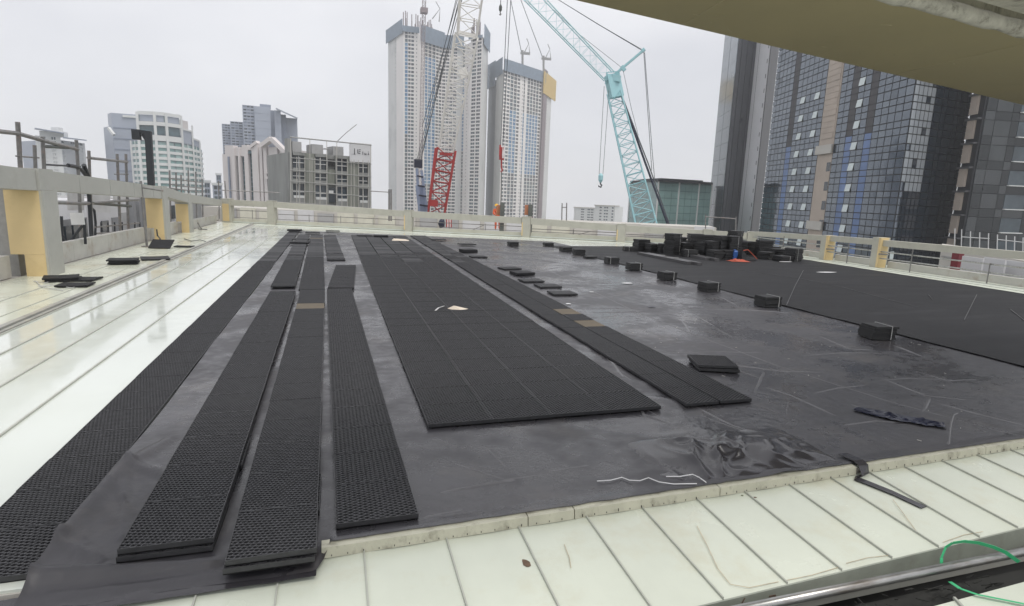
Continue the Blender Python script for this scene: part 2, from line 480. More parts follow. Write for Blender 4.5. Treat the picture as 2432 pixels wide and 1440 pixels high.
# ================================================================== NEAR APRON: curb, panels, fascia
apron = MB()
apron.prism([(-7, 2.2), (8, 2.42), (8, 3.14), (-.3, 2.92), (-7, 2.92)], -.5, -.16)
apr = apron.build('roof_apron', m_concrete, kind='structure')
def ylo(x): return 2.06+.045*x if x > 0 else 2.06
def ycu(x): return 2.925+.03*x
sx = [-1.9, -1.48, -1.06, -.66, -.30, .12, .57, 1.0, 1.44, 1.83, 2.24, 2.62, 3.0, 3.38, 3.74, 4.1, 4.5, 4.9, 5.3, 5.7, 6.1, 6.5]
sx = [k for k in sx]
for i in range(len(sx)-1):
    x0, x1 = sx[i]+.004, sx[i+1]-.004
    b = MB()
    za, zb = -.055, -.095
    nn = 5
    for k in range(nn):            # slightly dished pan
        t0, t1 = k/nn, (k+1)/nn
        xa, xb = x0+(x1-x0)*t0, x0+(x1-x0)*t1
        da, db = -.006*math.sin(math.pi*t0), -.006*math.sin(math.pi*t1)
        b.hexa([(xa, ylo(xa), zb-.012), (xb, ylo(xb), zb-.012), (xb, ycu(xb), za-.012), (xa, ycu(xa), za-.012),
                (xa, ylo(xa), zb+da), (xb, ylo(xb), zb+db), (xb, ycu(xb), za+db), (xa, ycu(xa), za+da)])
    b.build('roof_panel', m_apron, apr, smooth=False)
    x = sx[i]
    b = MB(); b.bar((x, ylo(x)+.004, -.089), (x, ycu(x)-.02, -.050), .008, .014); b.build('standing_seam', m_seam, apr)
# upstand trim along the membrane edge, in lengths
tr = [-.10, 1.06, 1.36, 2.42, 3.62, 3.72, 5.0, 6.6]
for i in range(len(tr)-1):
    if i == 4: continue
    x0, x1 = tr[i]+.003, tr[i+1]-.003
    b = MB()
    b.hexa([(x0, ycu(x0)-.02, -.056), (x1, ycu(x1)-.02, -.056), (x1, ycu(x1)+.05, -.056), (x0, ycu(x0)+.05, -.056),
            (x0, ycu(x0)-.014, .002), (x1, ycu(x1)-.014, .002), (x1, ycu(x1)+.05, .008), (x0, ycu(x0)+.05, .008)])
    t = b.build('edge_trim', m_trim, apr)
    b = MB(); k = x0+.05
    while k < x1-.03:
        b.bar((k, ycu(k)-.0200, -.048), (k, ycu(k)-.0185, -.040+.010*random.random()**3), .004, .004)
        k += .082
    b.build('fixing_slots', m_dark, apr, kind='stuff')
# trim at the left end
b = MB(); b.box(-3.2, -1.62, 2.93, 3.0, -.056, .02); b.build('edge_trim', m_trim, apr)
# fascia
b = MB()
b.hexa([(-7, 2.03, -.24), (8, 2.39, -.24), (8, 2.41, -.24), (-7, 2.05, -.24), (-7, 2.03, -.10), (8, 2.39, -.10), (8, 2.41, -.10), (-7, 2.05, -.10)])
b = MB()
for x0, x1 in ((-3, 0.0), (0, 2.6), (2.6, 7.5)):
    y0, y1 = ylo(x0)-.012, ylo(x1)-.012
    b.hexa([(x0, y0, -.22), (x1, y1, -.22), (x1, y1+.01, -.22), (x0, y0+.01, -.22), (x0, y0, -.092), (x1, y1, -.092), (x1, y1+.01, -.092), (x0, y0+.01, -.092)])
fas = b.build('fascia', m_fascia, apr)
b = MB()
q = Vector((2.13, ylo(2.13)-.015, -.14))
b.bar(q+Vector((-.02, 0, .012)), q+Vector((.02, 0, .012)), .002, .008)
b.bar(q+Vector((.02, 0, .012)), q+Vector((.002, 0, -.022)), .002, .012)
q = Vector((1.93, ylo(1.93)-.015, -.15))
b.bar(q+Vector((.02, 0, .05)), q+Vector((0, 0, .01)), .002, .005)
b.bar(q, q+Vector((-.012, 0, -.03)), .002, .006)
b.build('stain_mark', m_leaf, apr)
# trench floor and lower cream panels at the bottom right
b = MB(); b.box(-3, 8, 1.1, 2.3, -.42, -.40); b.build('trench_floor', m_dark, apr)
b = MB()
b.prism([(-3, 1.2), (2.25, 1.2), (2.75, 1.86), (8, 2.02), (8, -6), (-3, -6)], -.16, -.125)  # unseen stretch under the camera added to bounce light onto the soffit
b.build('lower_panel', m_apron, apr)
b = MB(); b.bar((3.05, 1.88, -.118), (2.8, 1.3, -.118), .012, .012); b.bar((3.62, 1.9, -.118), (3.5, 1.3, -.118), .012, .012)
b.build('standing_seam', m_seam, apr)

b = MB()
def pz(q): return Vector((q.x, q.y, -.052-.04*(ycu(q.x)-q.y)/.86))
for c in ([(1655, 1255), (1680, 1300), (1705, 1350), (1735, 1385), (1780, 1392), (1850, 1378)], [(1862, 1376), (1930, 1362), (1996, 1343)], [(2240, 1285), (2290, 1268), (2335, 1260)], [(2010, 1335), (2060, 1322), (2110, 1316)], [(1340, 1300), (1352, 1330), (1356, 1352)], [(2120, 1190), (2160, 1240), (2180, 1265)]):
    q = [pz(P(x, y, -.08)) for x, y in c]
    for k in range(len(q)-1): b.bar(q[k], q[k+1], .0035, .0015)
b.build('dirt_lines', m_rustline, apr, kind='stuff')
# black netting in the trench
b = MB()
for k in range(120):
    x = random.uniform(1.6, 5.2); y = random.uniform(1.84, 2.06)
    a = random.uniform(0, 3.14); L = random.uniform(.03, .11)
    b.bar((x, y, -.20+random.uniform(-.02, .05)), (x+L*math.cos(a), y+L*.5*math.sin(a), -.20+random.uniform(-.02, .05)), .006, .004)
b.box(1.4, 5.4, 1.84, 2.07, -.235, -.225)
net = b.build('netting', m_netting, org=(3, 1.95, -.2), label='crumpled black netting lying in the trench under the galvanised pipe', cat='netting')
net['kind'] = 'stuff'

# ================================================================== galvanised pipe, green strap
p0, p1 = P(1740, 1452, -.10), P(2560, 1284, -.10)
pd = (p1-p0).normalized()
b = MB(); b.tube([p0-pd*.5, p0+(p1-p0)*.33, p0+(p1-p0)*.66, p1+pd*.6], .0245, 20)
b.build('scaffold_pipe', m_galv, org=tuple(p0), smooth=True, label='long galvanised steel pipe lying along the trench at the bottom right', cat='pipe')
pts = [P(2236, 1350, -.13), P(2236, 1325, -.08), P(2246, 1300, -.03), P(2262, 1290, 0), P(2290, 1286, .01), P(2325, 1290, 0), P(2360, 1300, -.03), P(2388, 1312, -.06), P(2420, 1335, -.12)]
b = MB(); b.ribbon(pts, .022, (.2, 1, .35), .002)
pts = [P(2256, 1382, -.13), P(2280, 1398, -.115), P(2320, 1412, -.11), P(2370, 1422, -.11), P(2440, 1436, -.11), P(2500, 1440, -.11)]
b2 = MB(); b2.ribbon(pts, .020, (0, .3, 1), .002)
gs = thing('packing_strap', 'bright green plastic packing strap looped over the galvanised pipe', 'strap', tuple(p0))
b.build('loop', m_greenstrap, gs); b2.build('tail', m_greenstrap, gs)

# ================================================================== MEMBRANE
def far_y(x): return 28.75-.43*(x+1.9)
def left_x(y): return -1.40-.012*(y-3)*.3+.03*N(y*.7, 1.3)
ripples = []
def crumple(x, y):
    d = ((x-2.75)/.75)**2+((y-3.42)/.42)**2
    return math.exp(-d*1.4)
FOLDS = [((-1.34, 4.15), (-1.40, 3.3), .038, .05), ((-1.40, 3.3), (-1.44, 2.85), .036, .04), ((-1.34, 4.15), (-1.10, 3.25), .022, .022), ((-1.36, 3.9), (-1.12, 3.5), .010, .014), ((-1.36, 3.6), (-1.22, 3.0), .012, .015), ((-1.30, 3.3), (-1.05, 2.95), .010, .012), ((-1.34, 4.15), (-1.05, 3.95), .03, .04), ((-1.32, 4.2), (-1.18, 4.6), .025, .04),
         ((-1.42, 3.0), (-.6, 2.93), .03, .03), ((-1.40, 3.25), (-1.12, 3.06), .02, .025), ((-1.30, 2.87), (-.5, 2.86), .012, .02), ((-1.38, 3.7), (-1.2, 3.45), .015, .03)]
def memb_z(x, y):
    zf = 0.0
    if x < -.1 and y < 5:
        for (ax, ay), (bx, by), am, wd in FOLDS:
            dx, dy = bx-ax, by-ay
            t = max(0, min(1, ((x-ax)*dx+(y-ay)*dy)/(dx*dx+dy*dy)))
            q = math.hypot(x-ax-t*dx, y-ay-t*dy)+.012*N(x*9, y*9, 6)
            zf += am*math.exp(-(q/wd)**2)
    return zf+memb_z0(x, y)
def memb_z0(x, y):
    z = .005*N(x*1.1, y*1.1, 2)+.003*N(x*3.1, y*2.2, 5)+.0012*N(x*9, y*9, 7)
    z = z*min(1, max(.2, (y-2.8)/2))+.014*max(0, min(1, (ycu(x)+.14-y)/.09)) if x > -.06 else z*min(1, max(.2, (y-2.8)/2))
    w = crumple(x, y)
    if w > .01:
        r1 = 1-abs(N(x*4.2+1.5*N(x*2, y*2), y*5.5, 3.0))*2
        r2 = 1-abs(N(x*9.0, y*8.0+N(x*5, y*3), 8.0))*2
        z += w*(.03*max(0, r1)**2+.012*N(x*3, y*4))
    # bunched waves in the channel between the big mat and the right strip
    if 2.8 < x < 3.15 and y < 8.6:
        t = math.sin(math.pi*(x-2.8)/.35)
        z += t*.016*(max(0, math.sin(y*9+3*N(y, 0)+x*6))**2)*min(1, (8.6-y)/2)
    # fold bulge at the near left edge
    e = math.exp(-((y-4.05)/.55)**2)*math.exp(-((x+1.38)/.14)**2)
    z += .03*e
    e = math.exp(-((y-3.2)/.6)**2)*math.exp(-((x+1.38)/.16)**2)
    z += .02*e
    if y < 3.0:
        if x < -.06:                       # hangs over the curb on the left
            t = min(1, (3.0-y)/.12)
            t = t*t*(3-2*t)
            zp = -.043-.04*(2.92-y)/.86
            z = z*(1-.6*t)+(zp+.010+.010*abs(N(x*3, y*5, 4)))*t
        else:
            pass
    return z
def near_y(x):
    if x < -.12: return 2.785+.02*N(x*2, 5)
    if x < -.04: return 2.785+(2.97-2.785)*(x+.12)/.08
    return ycu(x)+.022+.008*N(x*7, 9)
NU, NV = 260, 300
XR = 9.2
def memb_f(u, v):
    # x distribution denser at left/near, y geometric
    xx = -1.40+(XR+1.40)*(u**1.25)
    y0, y1 = near_y(xx), far_y(xx)
    y = y0*(y1/y0)**v
    x = xx+(left_x(y)+1.40)*(1-u)**8
    return (x, y, memb_z(x, y))
b = MB(); b.grid(memb_f, NU, NV)
mb_root = thing('membrane_sheet', 'large wrinkled dark grey plastic membrane spread over the roof under the drainage mats', 'plastic sheet', (0, 3, 0))
b.build('sheet', m_memb, mb_root, smooth=True)
# second layer hanging lower under the front flap
b = MB()
def flapf(u, v):
    x = -1.62+1.5*u
    y = 2.90-.155*v+.012*N(x*5, v)
    z = -.040-.04*(2.92-y)/.86+.006+.006*abs(N(x*6, v*3, 1))
    return (x, y, z)
b.grid(flapf, 40, 8)
b.build('front_flap', m_memb2, mb_root, smooth=True)
# creases: low folded ridges in the sheet, their sheen put into a paler colour
b = MB()
def crease(pp, w=.018, h=.010, jit=.01):
    pts = [P(x, y) for x, y in pp]
    fine = []
    for k in range(len(pts)-1):
        n = 6
        for j in range(n):
            q = pts[k].lerp(pts[k+1], j/n)
            q.x += jit*N(q.x*3, q.y*3); q.y += jit*N(q.x*3, q.y*3, 4)
            fine.append(q)
    fine.append(pts[-1])
    n = len(fine); i0 = len(b.v)
    for k, q in enumerate(fine):
        d = (fine[min(k+1, n-1)]-fine[max(k-1, 0)]).normalized()
        s = Vector((-d.y, d.x, 0))
        t = math.sin(math.pi*k/(n-1))**.6
        z = memb_z(q.x, q.y)
        b.v += [tuple(q-s*w+Vector((0, 0, z-.003))), tuple(q-s*w*.15+Vector((0, 0, z+h*t))), tuple(q+s*w*.9+Vector((0, 0, z-.003)))]
    for k in range(n-1):
        for j in range(2):
            a = i0+k*3+j
            b.f.append((a, a+1, a+4, a+3)); b.mi.append(0)
for c in [[(1660, 840), (1760, 882), (1810, 900)], [(1735, 866), (1860, 882), (1950, 884)], [(1790, 935), (1812, 890), (1815, 884)],
          [(1580, 838), (1700, 836), (1810, 838)], [(1930, 935), (1990, 922), (2060, 915)], [(2080, 905), (2160, 898), (2260, 903)],
          [(1900, 845), (2000, 838), (2110, 840)], [(1700, 780), (1745, 804)], [(1650, 748), (1700, 776)], [(1670, 735), (1780, 737), (1890, 744)],
          [(1820, 920), (1880, 940), (1990, 990)], [(1868, 986), (1872, 955)], [(2100, 900), (2200, 940), (2300, 950)], [(2170, 880), (2250, 905), (2330, 900)],
          [(1940, 795), (2020, 830), (2080, 832)], [(2190, 978), (2210, 942)], [(2230, 958), (2330, 985), (2432, 1010)], [(2250, 1060), (2262, 985), (2275, 980)],
          [(1350, 734), (1450, 733), (1540, 733)], [(1390, 742), (1500, 741), (1580, 743)], [(1480, 650), (1520, 668)], [(1430, 650), (1460, 672)], [(1310, 666), (1390, 672), (1500, 672)],
          [(1700, 700), (1740, 720), (1760, 732)], [(1640, 690), (1680, 693)], [(1300, 630), (1400, 634), (1470, 637)], [(1250, 648), (1340, 633)],
          [(1560, 640), (1700, 655)], [(1620, 760), (1640, 790)], [(1570, 905), (1640, 960), (1740, 1010), (1880, 1060), (1990, 1100)],
          [(1660, 985), (1780, 1030), (1940, 1050)], [(1790, 960), (1860, 985)], [(2000, 1010), (2080, 1000), (2150, 1005)], [(2120, 820), (2200, 850)],
          [(1080, 1100), (1200, 1140), (1290, 1128)], [(1045, 1170), (1150, 1150), (1225, 1140)], [(1150, 1060), (1200, 1110)], [(1300, 1120), (1400, 1105)],
          [(1000, 1230), (1100, 1210)], [(870, 760), (900, 770)], [(640, 740), (700, 725)], [(580, 720), (645, 722)], [(620, 790), (560, 800)],
          [(1465, 880), (1500, 905)], [(1490, 930), (1530, 940)], [(1520, 965), (1560, 985)], [(1150, 572), (1330, 655), (1500, 736), (1640, 792), (1850, 870), (2100, 950), (2432, 1040)], [(1200, 760), (1215, 775)], [(2300, 1000), (2400, 1020)], [(2020, 960), (2100, 985)]]:
    crease(c, w=random.uniform(.010, .028), h=random.uniform(.004, .010))
for c in [[(1500, 940), (1530, 985), (1600, 1010)], [(1440, 850), (1470, 880), (1480, 895)]]:
    crease(c, w=.02, h=.01)
b.build('creases', m_crease, mb_root, smooth=True, kind='stuff')
b = MB()
for k in range(60):
    x, y = random.uniform(3.9, 8.0), random.uniform(3.2, 9)
    w_ = random.uniform(.003, .008); a_ = random.uniform(0, 3)
    q = Vector((x, y, memb_z(x, y)+.004)); e = Vector((math.cos(a_), math.sin(a_), 0))*w_*random.uniform(1, 3)
    b.bar(q-e, q+e, w_, .003)
b.build('specks', m_lowwall, mb_root, kind='stuff')
# shiny crumpled fold near the edge
b = MB()
def crf(u, v):
    x = 2.1+1.5*u; y = 3.06+.75*v
    w = math.sin(math.pi*u)**.7*math.sin(math.pi*min(1, v*1.0))**.7
    q = .9*x+.55*y
    r1 = 1-abs(N(q*2.6+1.2*N(x*1.5, y*1.5), (y-.4*x)*2.2+N(x*2, y), 13.0))*2.0
    r2 = 1-abs(N(x*4.5+N(y*3, x), y*4.0+N(x*3, y*2), 18.0))*2.4
    z = w*(.028+.075*max(0, r1)**1.6+.018*max(0, r2)**2)-.004
    return (x+.04*w*N(x*6, y*6, 2), y+.04*w*N(x*6, y*6, 3), z)
b.grid(crf, 110, 64)
b.build('crumpled_fold', m_memb2, mb_root, smooth=True)
# muddy scuffs along the near edge of the sheet
# ================================================================== dark sheet on the right
ds = thing('dark_drainage_sheet', 'matt black drainage sheet covering the right half of the roof beside the bundles', 'drainage sheet', (12, 12, 0))
b = MB()
def rsf(u, v):
    y = 3.26+(21.6-3.26)*(v**1.4)
    xr = 15.28+.075*(y-3)+.0
    x = 8.15+(xr-8.15)*u
    y = y+ (0)*u
    z = .018+.006*N(x*.8, y*2.2, 3)+.004*N(x*1.5, y*6, 9)
    return (x, y, z)
b.grid(rsf, 60, 150)
b.build('sheet', m_felt, ds, smooth=True)
b = MB()
for c in [[(1750, 640), (1900, 662), (2000, 682), (2180, 730)], [(1868, 725), (1888, 680), (1908, 642)], [(2290, 760), (2320, 700)], [(2205, 700), (2215, 712)], [(2400, 735), (2432, 760)]]:
    pts = [P(x, y, .03) for x, y in c]
    b.ribbon(pts, .014, (0, 0, 1), .004)
b.build('joint_lines', m_crease, ds, kind='stuff')

# ================================================================== DRAINAGE CELLS
def cell_lattice(w, l, a1, a2, pitch, name, rw=.0046):
    """open plastic grid: diagonal ribs over a thin base darkened as hole shade, rim around"""
    b = MB()
    hw, hl, t = w/2, l/2, .032
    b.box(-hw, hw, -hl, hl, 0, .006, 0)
    def clip(p, d):
        lo, hi = -9, 9
        for k, h in ((0, hw-.003), (1, hl-.003)):
            if abs(d[k]) < 1e-6:
                if abs(p[k]) > h: return None
                continue
            ta, tb = (-h-p[k])/d[k], (h-p[k])/d[k]
            if ta > tb: ta, tb = tb, ta
            lo, hi = max(lo, ta), min(hi, tb)
        return (lo, hi) if hi-lo > .01 else None
    for a, zt in ((a1, t), (a2, t-.002)):
        d = (math.cos(a), math.sin(a)); n = (-d[1], d[0])
        k = -40
        while k <= 40:
            p = (n[0]*k*pitch, n[1]*k*pitch)
            c = clip(p, d)
            if c:
                A0 = (p[0]+d[0]*c[0], p[1]+d[1]*c[0]); A1 = (p[0]+d[0]*c[1], p[1]+d[1]*c[1])
                ox, oy = n[0]*rw/2, n[1]*rw/2
                z0 = .006
                q = [(A0[0]-ox, A0[1]-oy), (A1[0]-ox, A1[1]-oy), (A1[0]+ox, A1[1]+oy), (A0[0]+ox, A0[1]+oy)]
                i = len(b.v)
                b.v += [(x, y, z0) for x, y in q]+[(x, y, zt) for x, y in q]
                for f in ((4, 5, 6, 7), (0, 1, 5, 4), (2, 3, 7, 6)):
                    b.f.append(tuple(i+j for j in f)); b.mi.append(1)
            k += 1
    r = .004
    for x0, x1, y0, y1 in ((-hw, hw, -hl, -hl+r), (-hw, hw, hl-r, hl), (-hw, -hw+r, -hl+r, hl-r), (hw-r, hw, -hl+r, hl-r)):
        b.box(x0, x1, y0, y1, .0061, t+.001, 2)
    return b.mesh(name, [m_cell, m_rib, m_rim])
def cell_slab(w, l, name, m):
    b = MB()
    hw, hl = w/2, l/2
    i = .006
    b.hexa([(-hw, -hl, 0), (hw, -hl, 0), (hw, hl, 0), (-hw, hl, 0), (-hw+i, -hl+i, .031), (hw-i, -hl+i, .031), (hw-i, hl-i, .031), (-hw+i, hl-i, .031)])
    return b.mesh(name, m)
CL = .45
R_ = math.radians
def strip(name, label, x0s, x1s, ys, ncol, seedpat, lat, group='drainage cell strips on the membrane', dusty=(), z=.006, near_lim=17.0, gapx=.004, taper=None, wob=.006, miss=(), under=0):
    """x0s,x1s: left/right x at first and last y; cells in ncol columns"""
    y0, y1 = ys
    root = thing(name, label, 'drainage mat', ((x0s[0]+x1s[0])/2, y0, z), group)
    n = int(round((y1-y0)/CL)); dl = (y1-y0)/n
    w = ((x1s[0]-x0s[0])+(x1s[1]-x0s[1]))/2/ncol
    key = (round(w, 3), round(dl, 3), lat)
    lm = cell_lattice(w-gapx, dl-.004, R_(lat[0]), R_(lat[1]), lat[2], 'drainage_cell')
    s1 = cell_slab(w-gapx, dl-.004, 'drainage_cell', m_slab)
    s2 = cell_slab(w-gapx, dl-.004, 'drainage_cell', m_slab2)
    s3 = cell_slab(w-gapx, dl-.004, 'drainage_cell', m_dusty)
    for r in range(n):
        t = (r+.5)/n
        xa = x0s[0]+(x0s[1]-x0s[0])*t; xb = x1s[0]+(x1s[1]-x1s[0])*t
        if taper: xa += taper(y0+t*(y1-y0)); xb += taper(y0+t*(y1-y0))
        y = y0+(r+.5)*dl
        sh = wob*N(r*3.3, len(label))
        ang = -math.atan2((x0s[1]-x0s[0]), (y1-y0))
        for c in range(ncol):
            if (c, r) in miss: continue
            x = xa+(xb-xa)*(c+.5)/ncol+sh
            me = lm if y+random.uniform(-1.5, 1.5) < near_lim else (s1 if random.random() < .65 else s2)
            if (c, r) in dusty: me = s3
            o = place('drainage_cell', me, root, (x-root.location.x, y-root.location.y, random.uniform(0, .003)),
                      (random.uniform(-.004, .004), random.uniform(-.004, .004), ang+random.uniform(-.004, .004)))
            if (c, r) in dusty: o['label'] = 'dusty tan drainage cell'
    for r in range(under):
        t = (r+.5)/n
        xa = x0s[0]+(x0s[1]-x0s[0])*t; xb = x1s[0]+(x1s[1]-x1s[0])*t
        place('lower_cell', lm, root, ((xa+xb)/2-root.location.x+random.uniform(-.012, .012), (r+.5)*dl-.014, -.034), (0, 0, random.uniform(-.01, .01)))
    return root
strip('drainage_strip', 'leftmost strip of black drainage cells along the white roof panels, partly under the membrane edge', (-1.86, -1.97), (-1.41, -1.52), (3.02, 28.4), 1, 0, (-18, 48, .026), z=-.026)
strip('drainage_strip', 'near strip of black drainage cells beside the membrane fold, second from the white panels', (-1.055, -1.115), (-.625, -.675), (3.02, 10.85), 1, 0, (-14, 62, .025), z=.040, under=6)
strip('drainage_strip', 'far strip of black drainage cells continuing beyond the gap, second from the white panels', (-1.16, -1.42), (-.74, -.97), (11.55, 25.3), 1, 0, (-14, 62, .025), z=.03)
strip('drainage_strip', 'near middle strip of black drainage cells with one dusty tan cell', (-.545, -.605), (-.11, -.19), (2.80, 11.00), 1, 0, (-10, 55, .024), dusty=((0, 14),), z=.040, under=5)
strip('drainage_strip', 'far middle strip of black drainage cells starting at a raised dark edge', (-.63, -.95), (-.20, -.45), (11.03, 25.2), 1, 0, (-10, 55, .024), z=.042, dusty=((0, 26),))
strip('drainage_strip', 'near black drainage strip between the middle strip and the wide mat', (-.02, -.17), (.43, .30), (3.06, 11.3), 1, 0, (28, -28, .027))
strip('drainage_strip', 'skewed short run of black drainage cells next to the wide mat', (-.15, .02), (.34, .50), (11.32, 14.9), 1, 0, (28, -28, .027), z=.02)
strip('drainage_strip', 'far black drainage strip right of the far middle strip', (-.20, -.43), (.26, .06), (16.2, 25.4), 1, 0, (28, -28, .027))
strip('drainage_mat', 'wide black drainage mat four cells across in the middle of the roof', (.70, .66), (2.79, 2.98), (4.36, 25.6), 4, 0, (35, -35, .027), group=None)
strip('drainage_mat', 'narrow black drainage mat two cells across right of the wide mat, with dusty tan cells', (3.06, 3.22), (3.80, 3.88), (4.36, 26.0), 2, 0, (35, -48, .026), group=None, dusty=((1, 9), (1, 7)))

# loose cells lying on the membrane
def loose(px, py, label, rot, n=1, size=(.5, .42), z=.01, mt=None, lat=False):
    p = P(px, py)
    root = thing('drainage_cell_piece' if n == 1 else 'drainage_cell_stack', label, 'drainage cell', (p.x, p.y, z), 'loose drainage cells on the membrane', rot)
    me = cell_lattice(size[0], size[1], R_(30), R_(-40), .026, 'cell') if lat else cell_slab(size[0], size[1], 'cell', mt or m_slab)
    for k in range(n):
        place('cell', me, root, (random.uniform(-.012, .012), random.uniform(-.012, .012), k*.036), (0, 0, random.uniform(-.06, .06)))
    return root
loose(1112, 600, 'small stack of black cells at the far end of the narrow mat', .25, 3)
loose(1135, 612, 'single thin black cell just in front of the small far stack', .05)
loose(1210, 640, 'flat black cell lying farthest back in the row along the narrow mat', .2, size=(.52, .4))
loose(1241, 653, 'pair of stacked black cells in the row along the narrow mat', .12, 2)
loose(1262, 669, 'grey topped cell just in front of the stacked pair', .0, 1, mt=m_slab2)
loose(1300, 682, 'grey topped cell second from the near end of the row', -.02, 1, mt=m_slab2)
loose(1336, 699, 'grey topped cell nearest in the row along the narrow mat', -.05, 1, mt=m_slab2)
loose(1692, 872, 'open lattice cell lying alone on the membrane near the end of the narrow mat', -.28, 2, size=(.45, .44), lat=True)
for k, (px, py, lab) in enumerate(((712, 582, 'raised black cell lying across the far strips, left one'), (716, 572, 'black cell on the far left strip just behind the left raised one'), (742, 556, 'black cell at the far end of the middle strips'), (700, 551, 'black cell at the far left corner of the black sheets'), (790, 552, 'thin black cell at the far edge between the strips and the wide mat'), (866, 563, 'black cell at the far end of the wide mat, left one'), (905, 565, 'black cell at the far end of the wide mat, right one'), (1042, 573, 'flat black cell on the membrane right of the narrow mat, far end'), (1108, 584, 'long flat black cell right of the narrow mat near the far margin'))):
    loose(px, py, lab, .1*(k % 3)-.1, 1 if k % 3 else 2, size=(.6, .45), z=.045)
# bundles of cells tied with a white strap
slab_b = cell_slab(.37, .31, 'cell', m_stack)
slab_p = cell_slab(.50, .42, 'cell', m_stack)
def bundle(px, py, label, rot, n=6, strap=True, group='strapped cell bundles along the dark sheet', w=1.0):
    p = P(px, py)
    root = thing('cell_bundle', label, 'bundle', (p.x, p.y, .012), group, rot)
    bow = random.uniform(-.012, .012)
    for k in range(n):
        o = place('cell', slab_p if w > 1 else slab_b, root, (random.uniform(-.014, .014)*w+bow*math.sin(k), random.uniform(-.014, .014)*w, k*.032), (0, 0, random.uniform(-.05, .05)*w))
    if strap:
        b = MB(); h = n*.032+.003; hy = .167 if w <= 1 else .222
        x = random.choice((-.14, .12, .16)); s = .005; x *= .7
        b.box(x-s, x+s, -hy-.003, -hy, .0, h); b.box(x-s, x+s, hy, hy+.003, 0, h); b.box(x-s, x+s, -hy-.003, hy+.003, h, h+.003)
        o = b.build('strap', m_strap); o.parent = root
    return root
B_ = [(1218, 585, .1, 5, 'farthest strapped black bundle in the row, near the far parapet', False),
      (1302, 585, .0, 4, 'low black bundle right of the farthest one by the far parapet', False),
      (1343, 598, .1, 5, 'black bundle behind the touching pair in the far row', False),
      (1374, 606, -.05, 6, 'taller black bundle directly behind the thin low bundle', False),
      (1401, 614, .05, 2, 'thinnest low black bundle in the row', False),
      (1452, 627, -.08, 6, 'black bundle with a white strap just in front of the thin low bundle', True),
      (1505, 642, -.05, 6, 'sixth strapped black bundle from the near end', True),
      (1583, 665, .08, 6, 'strapped black bundle with its strap at the left end', True),
      (1682, 692, .12, 6, 'third strapped black bundle from the near end', True),
      (1822, 728, .0, 6, 'ragged black bundle second from the near end', True),
      (2082, 803, -.15, 6, 'nearest and largest strapped black bundle at the edge of the dark sheet', True)]
for px, py, r, n, lab, st in B_:
    bundle(px, py, lab, r, n, st)
# pile of stacks at the back right
pile = [(1497, 597, 3, 'low end stack of the black pile, leftmost'), (1522, 597, 9, 'stepped black stack at the left of the pile'), (1550, 600, 6, 'low black stack beside the stepped stack'),
        (1576, 602, 7, 'low stack in front of the tall left tower of the pile'), (1596, 606, 15, 'tall black stack tower left of the pile centre'), (1622, 606, 9, 'medium stack right of the tall left tower'),
        (1648, 606, 15, 'tall narrow stack at the centre of the pile'), (1668, 610, 10, 'front centre stack of the black pile'), (1690, 612, 11, 'stack right of the front centre stack'),
        (1712, 612, 15, 'tall wide stack on the right part of the pile'), (1735, 613, 15, 'tallest right stack with slanted top'), (1742, 601, 17, 'rear tall stack behind the blue container'),
        (1774, 606, 10, 'stack by the beige post behind the orange cloth'), (1812, 610, 12, 'separate stack right of the beige post'), (1818, 616, 5, 'low block in front of the separate stack'),
        (1846, 615, 7, 'leaning stack between the two right stacks'), (1882, 621, 9, 'rightmost stack of the black pile'), (1858, 622, 4, 'long low block before the rightmost stack'),
        (1700, 617, 6, 'broad low stack at the front of the pile'), (1722, 617, 6, 'front stack left of the blue container'), (1536, 592, 5, 'small stack behind the stepped stack at the left of the pile'), (1610, 600, 11, 'stack between the two left towers of the pile'), (1636, 611, 5, 'low front stack left of the pile centre'), (1658, 600, 12, 'rear stack behind the centre of the pile'), (1682, 603, 14, 'rear tall stack right of the pile centre'), (1762, 600, 9, 'rear stack just left of the beige corner post'), (1832, 606, 6, 'rear low stack between the two right stacks')]
for px, py, n, lab in pile:
    bundle(px, py, lab, random.uniform(-.5, .5), int(n*1.6+.5), random.random() < .25, group='stacks in the black pile', w=1.6)
# long flat bundles on the dark sheet
def longb(a, c, label, n=2):
    pa, pc = P(*a), P(*c)
    d = (pc-pa); L = d.length; d.normalize(); s = Vector((-d.y, d.x, 0))
    root = thing('long_strip_bundle', label, 'strip bundle', tuple(pa+Vector((0, 0, .026))), 'long flat bundles before the pile')
    for k in range(n):
        o = s*(k-(n-1)/2)*.20
        b = MB(); b.bar(pa+o+Vector((0, 0, .06))+d*(.2*k), pc+o+Vector((0, 0, .06))-d*(.25*(n-1-k)), .17, .09)
        b.build('strip', m_greystrip, root)
    for t in (.35, .6):
        q = pa.lerp(pc, t)
        b = MB(); b.bar(q-s*.22+Vector((0, 0, .111)), q+s*.22+Vector((0, 0, .111)), .03, .006); b.build('strap', m_strap, root)
longb((1524, 606), (1655, 632), 'front pair of long grey strips strapped flat on the dark sheet')
longb((1584, 599), (1696, 622), 'rear pair of long grey strips strapped flat behind the front pair')

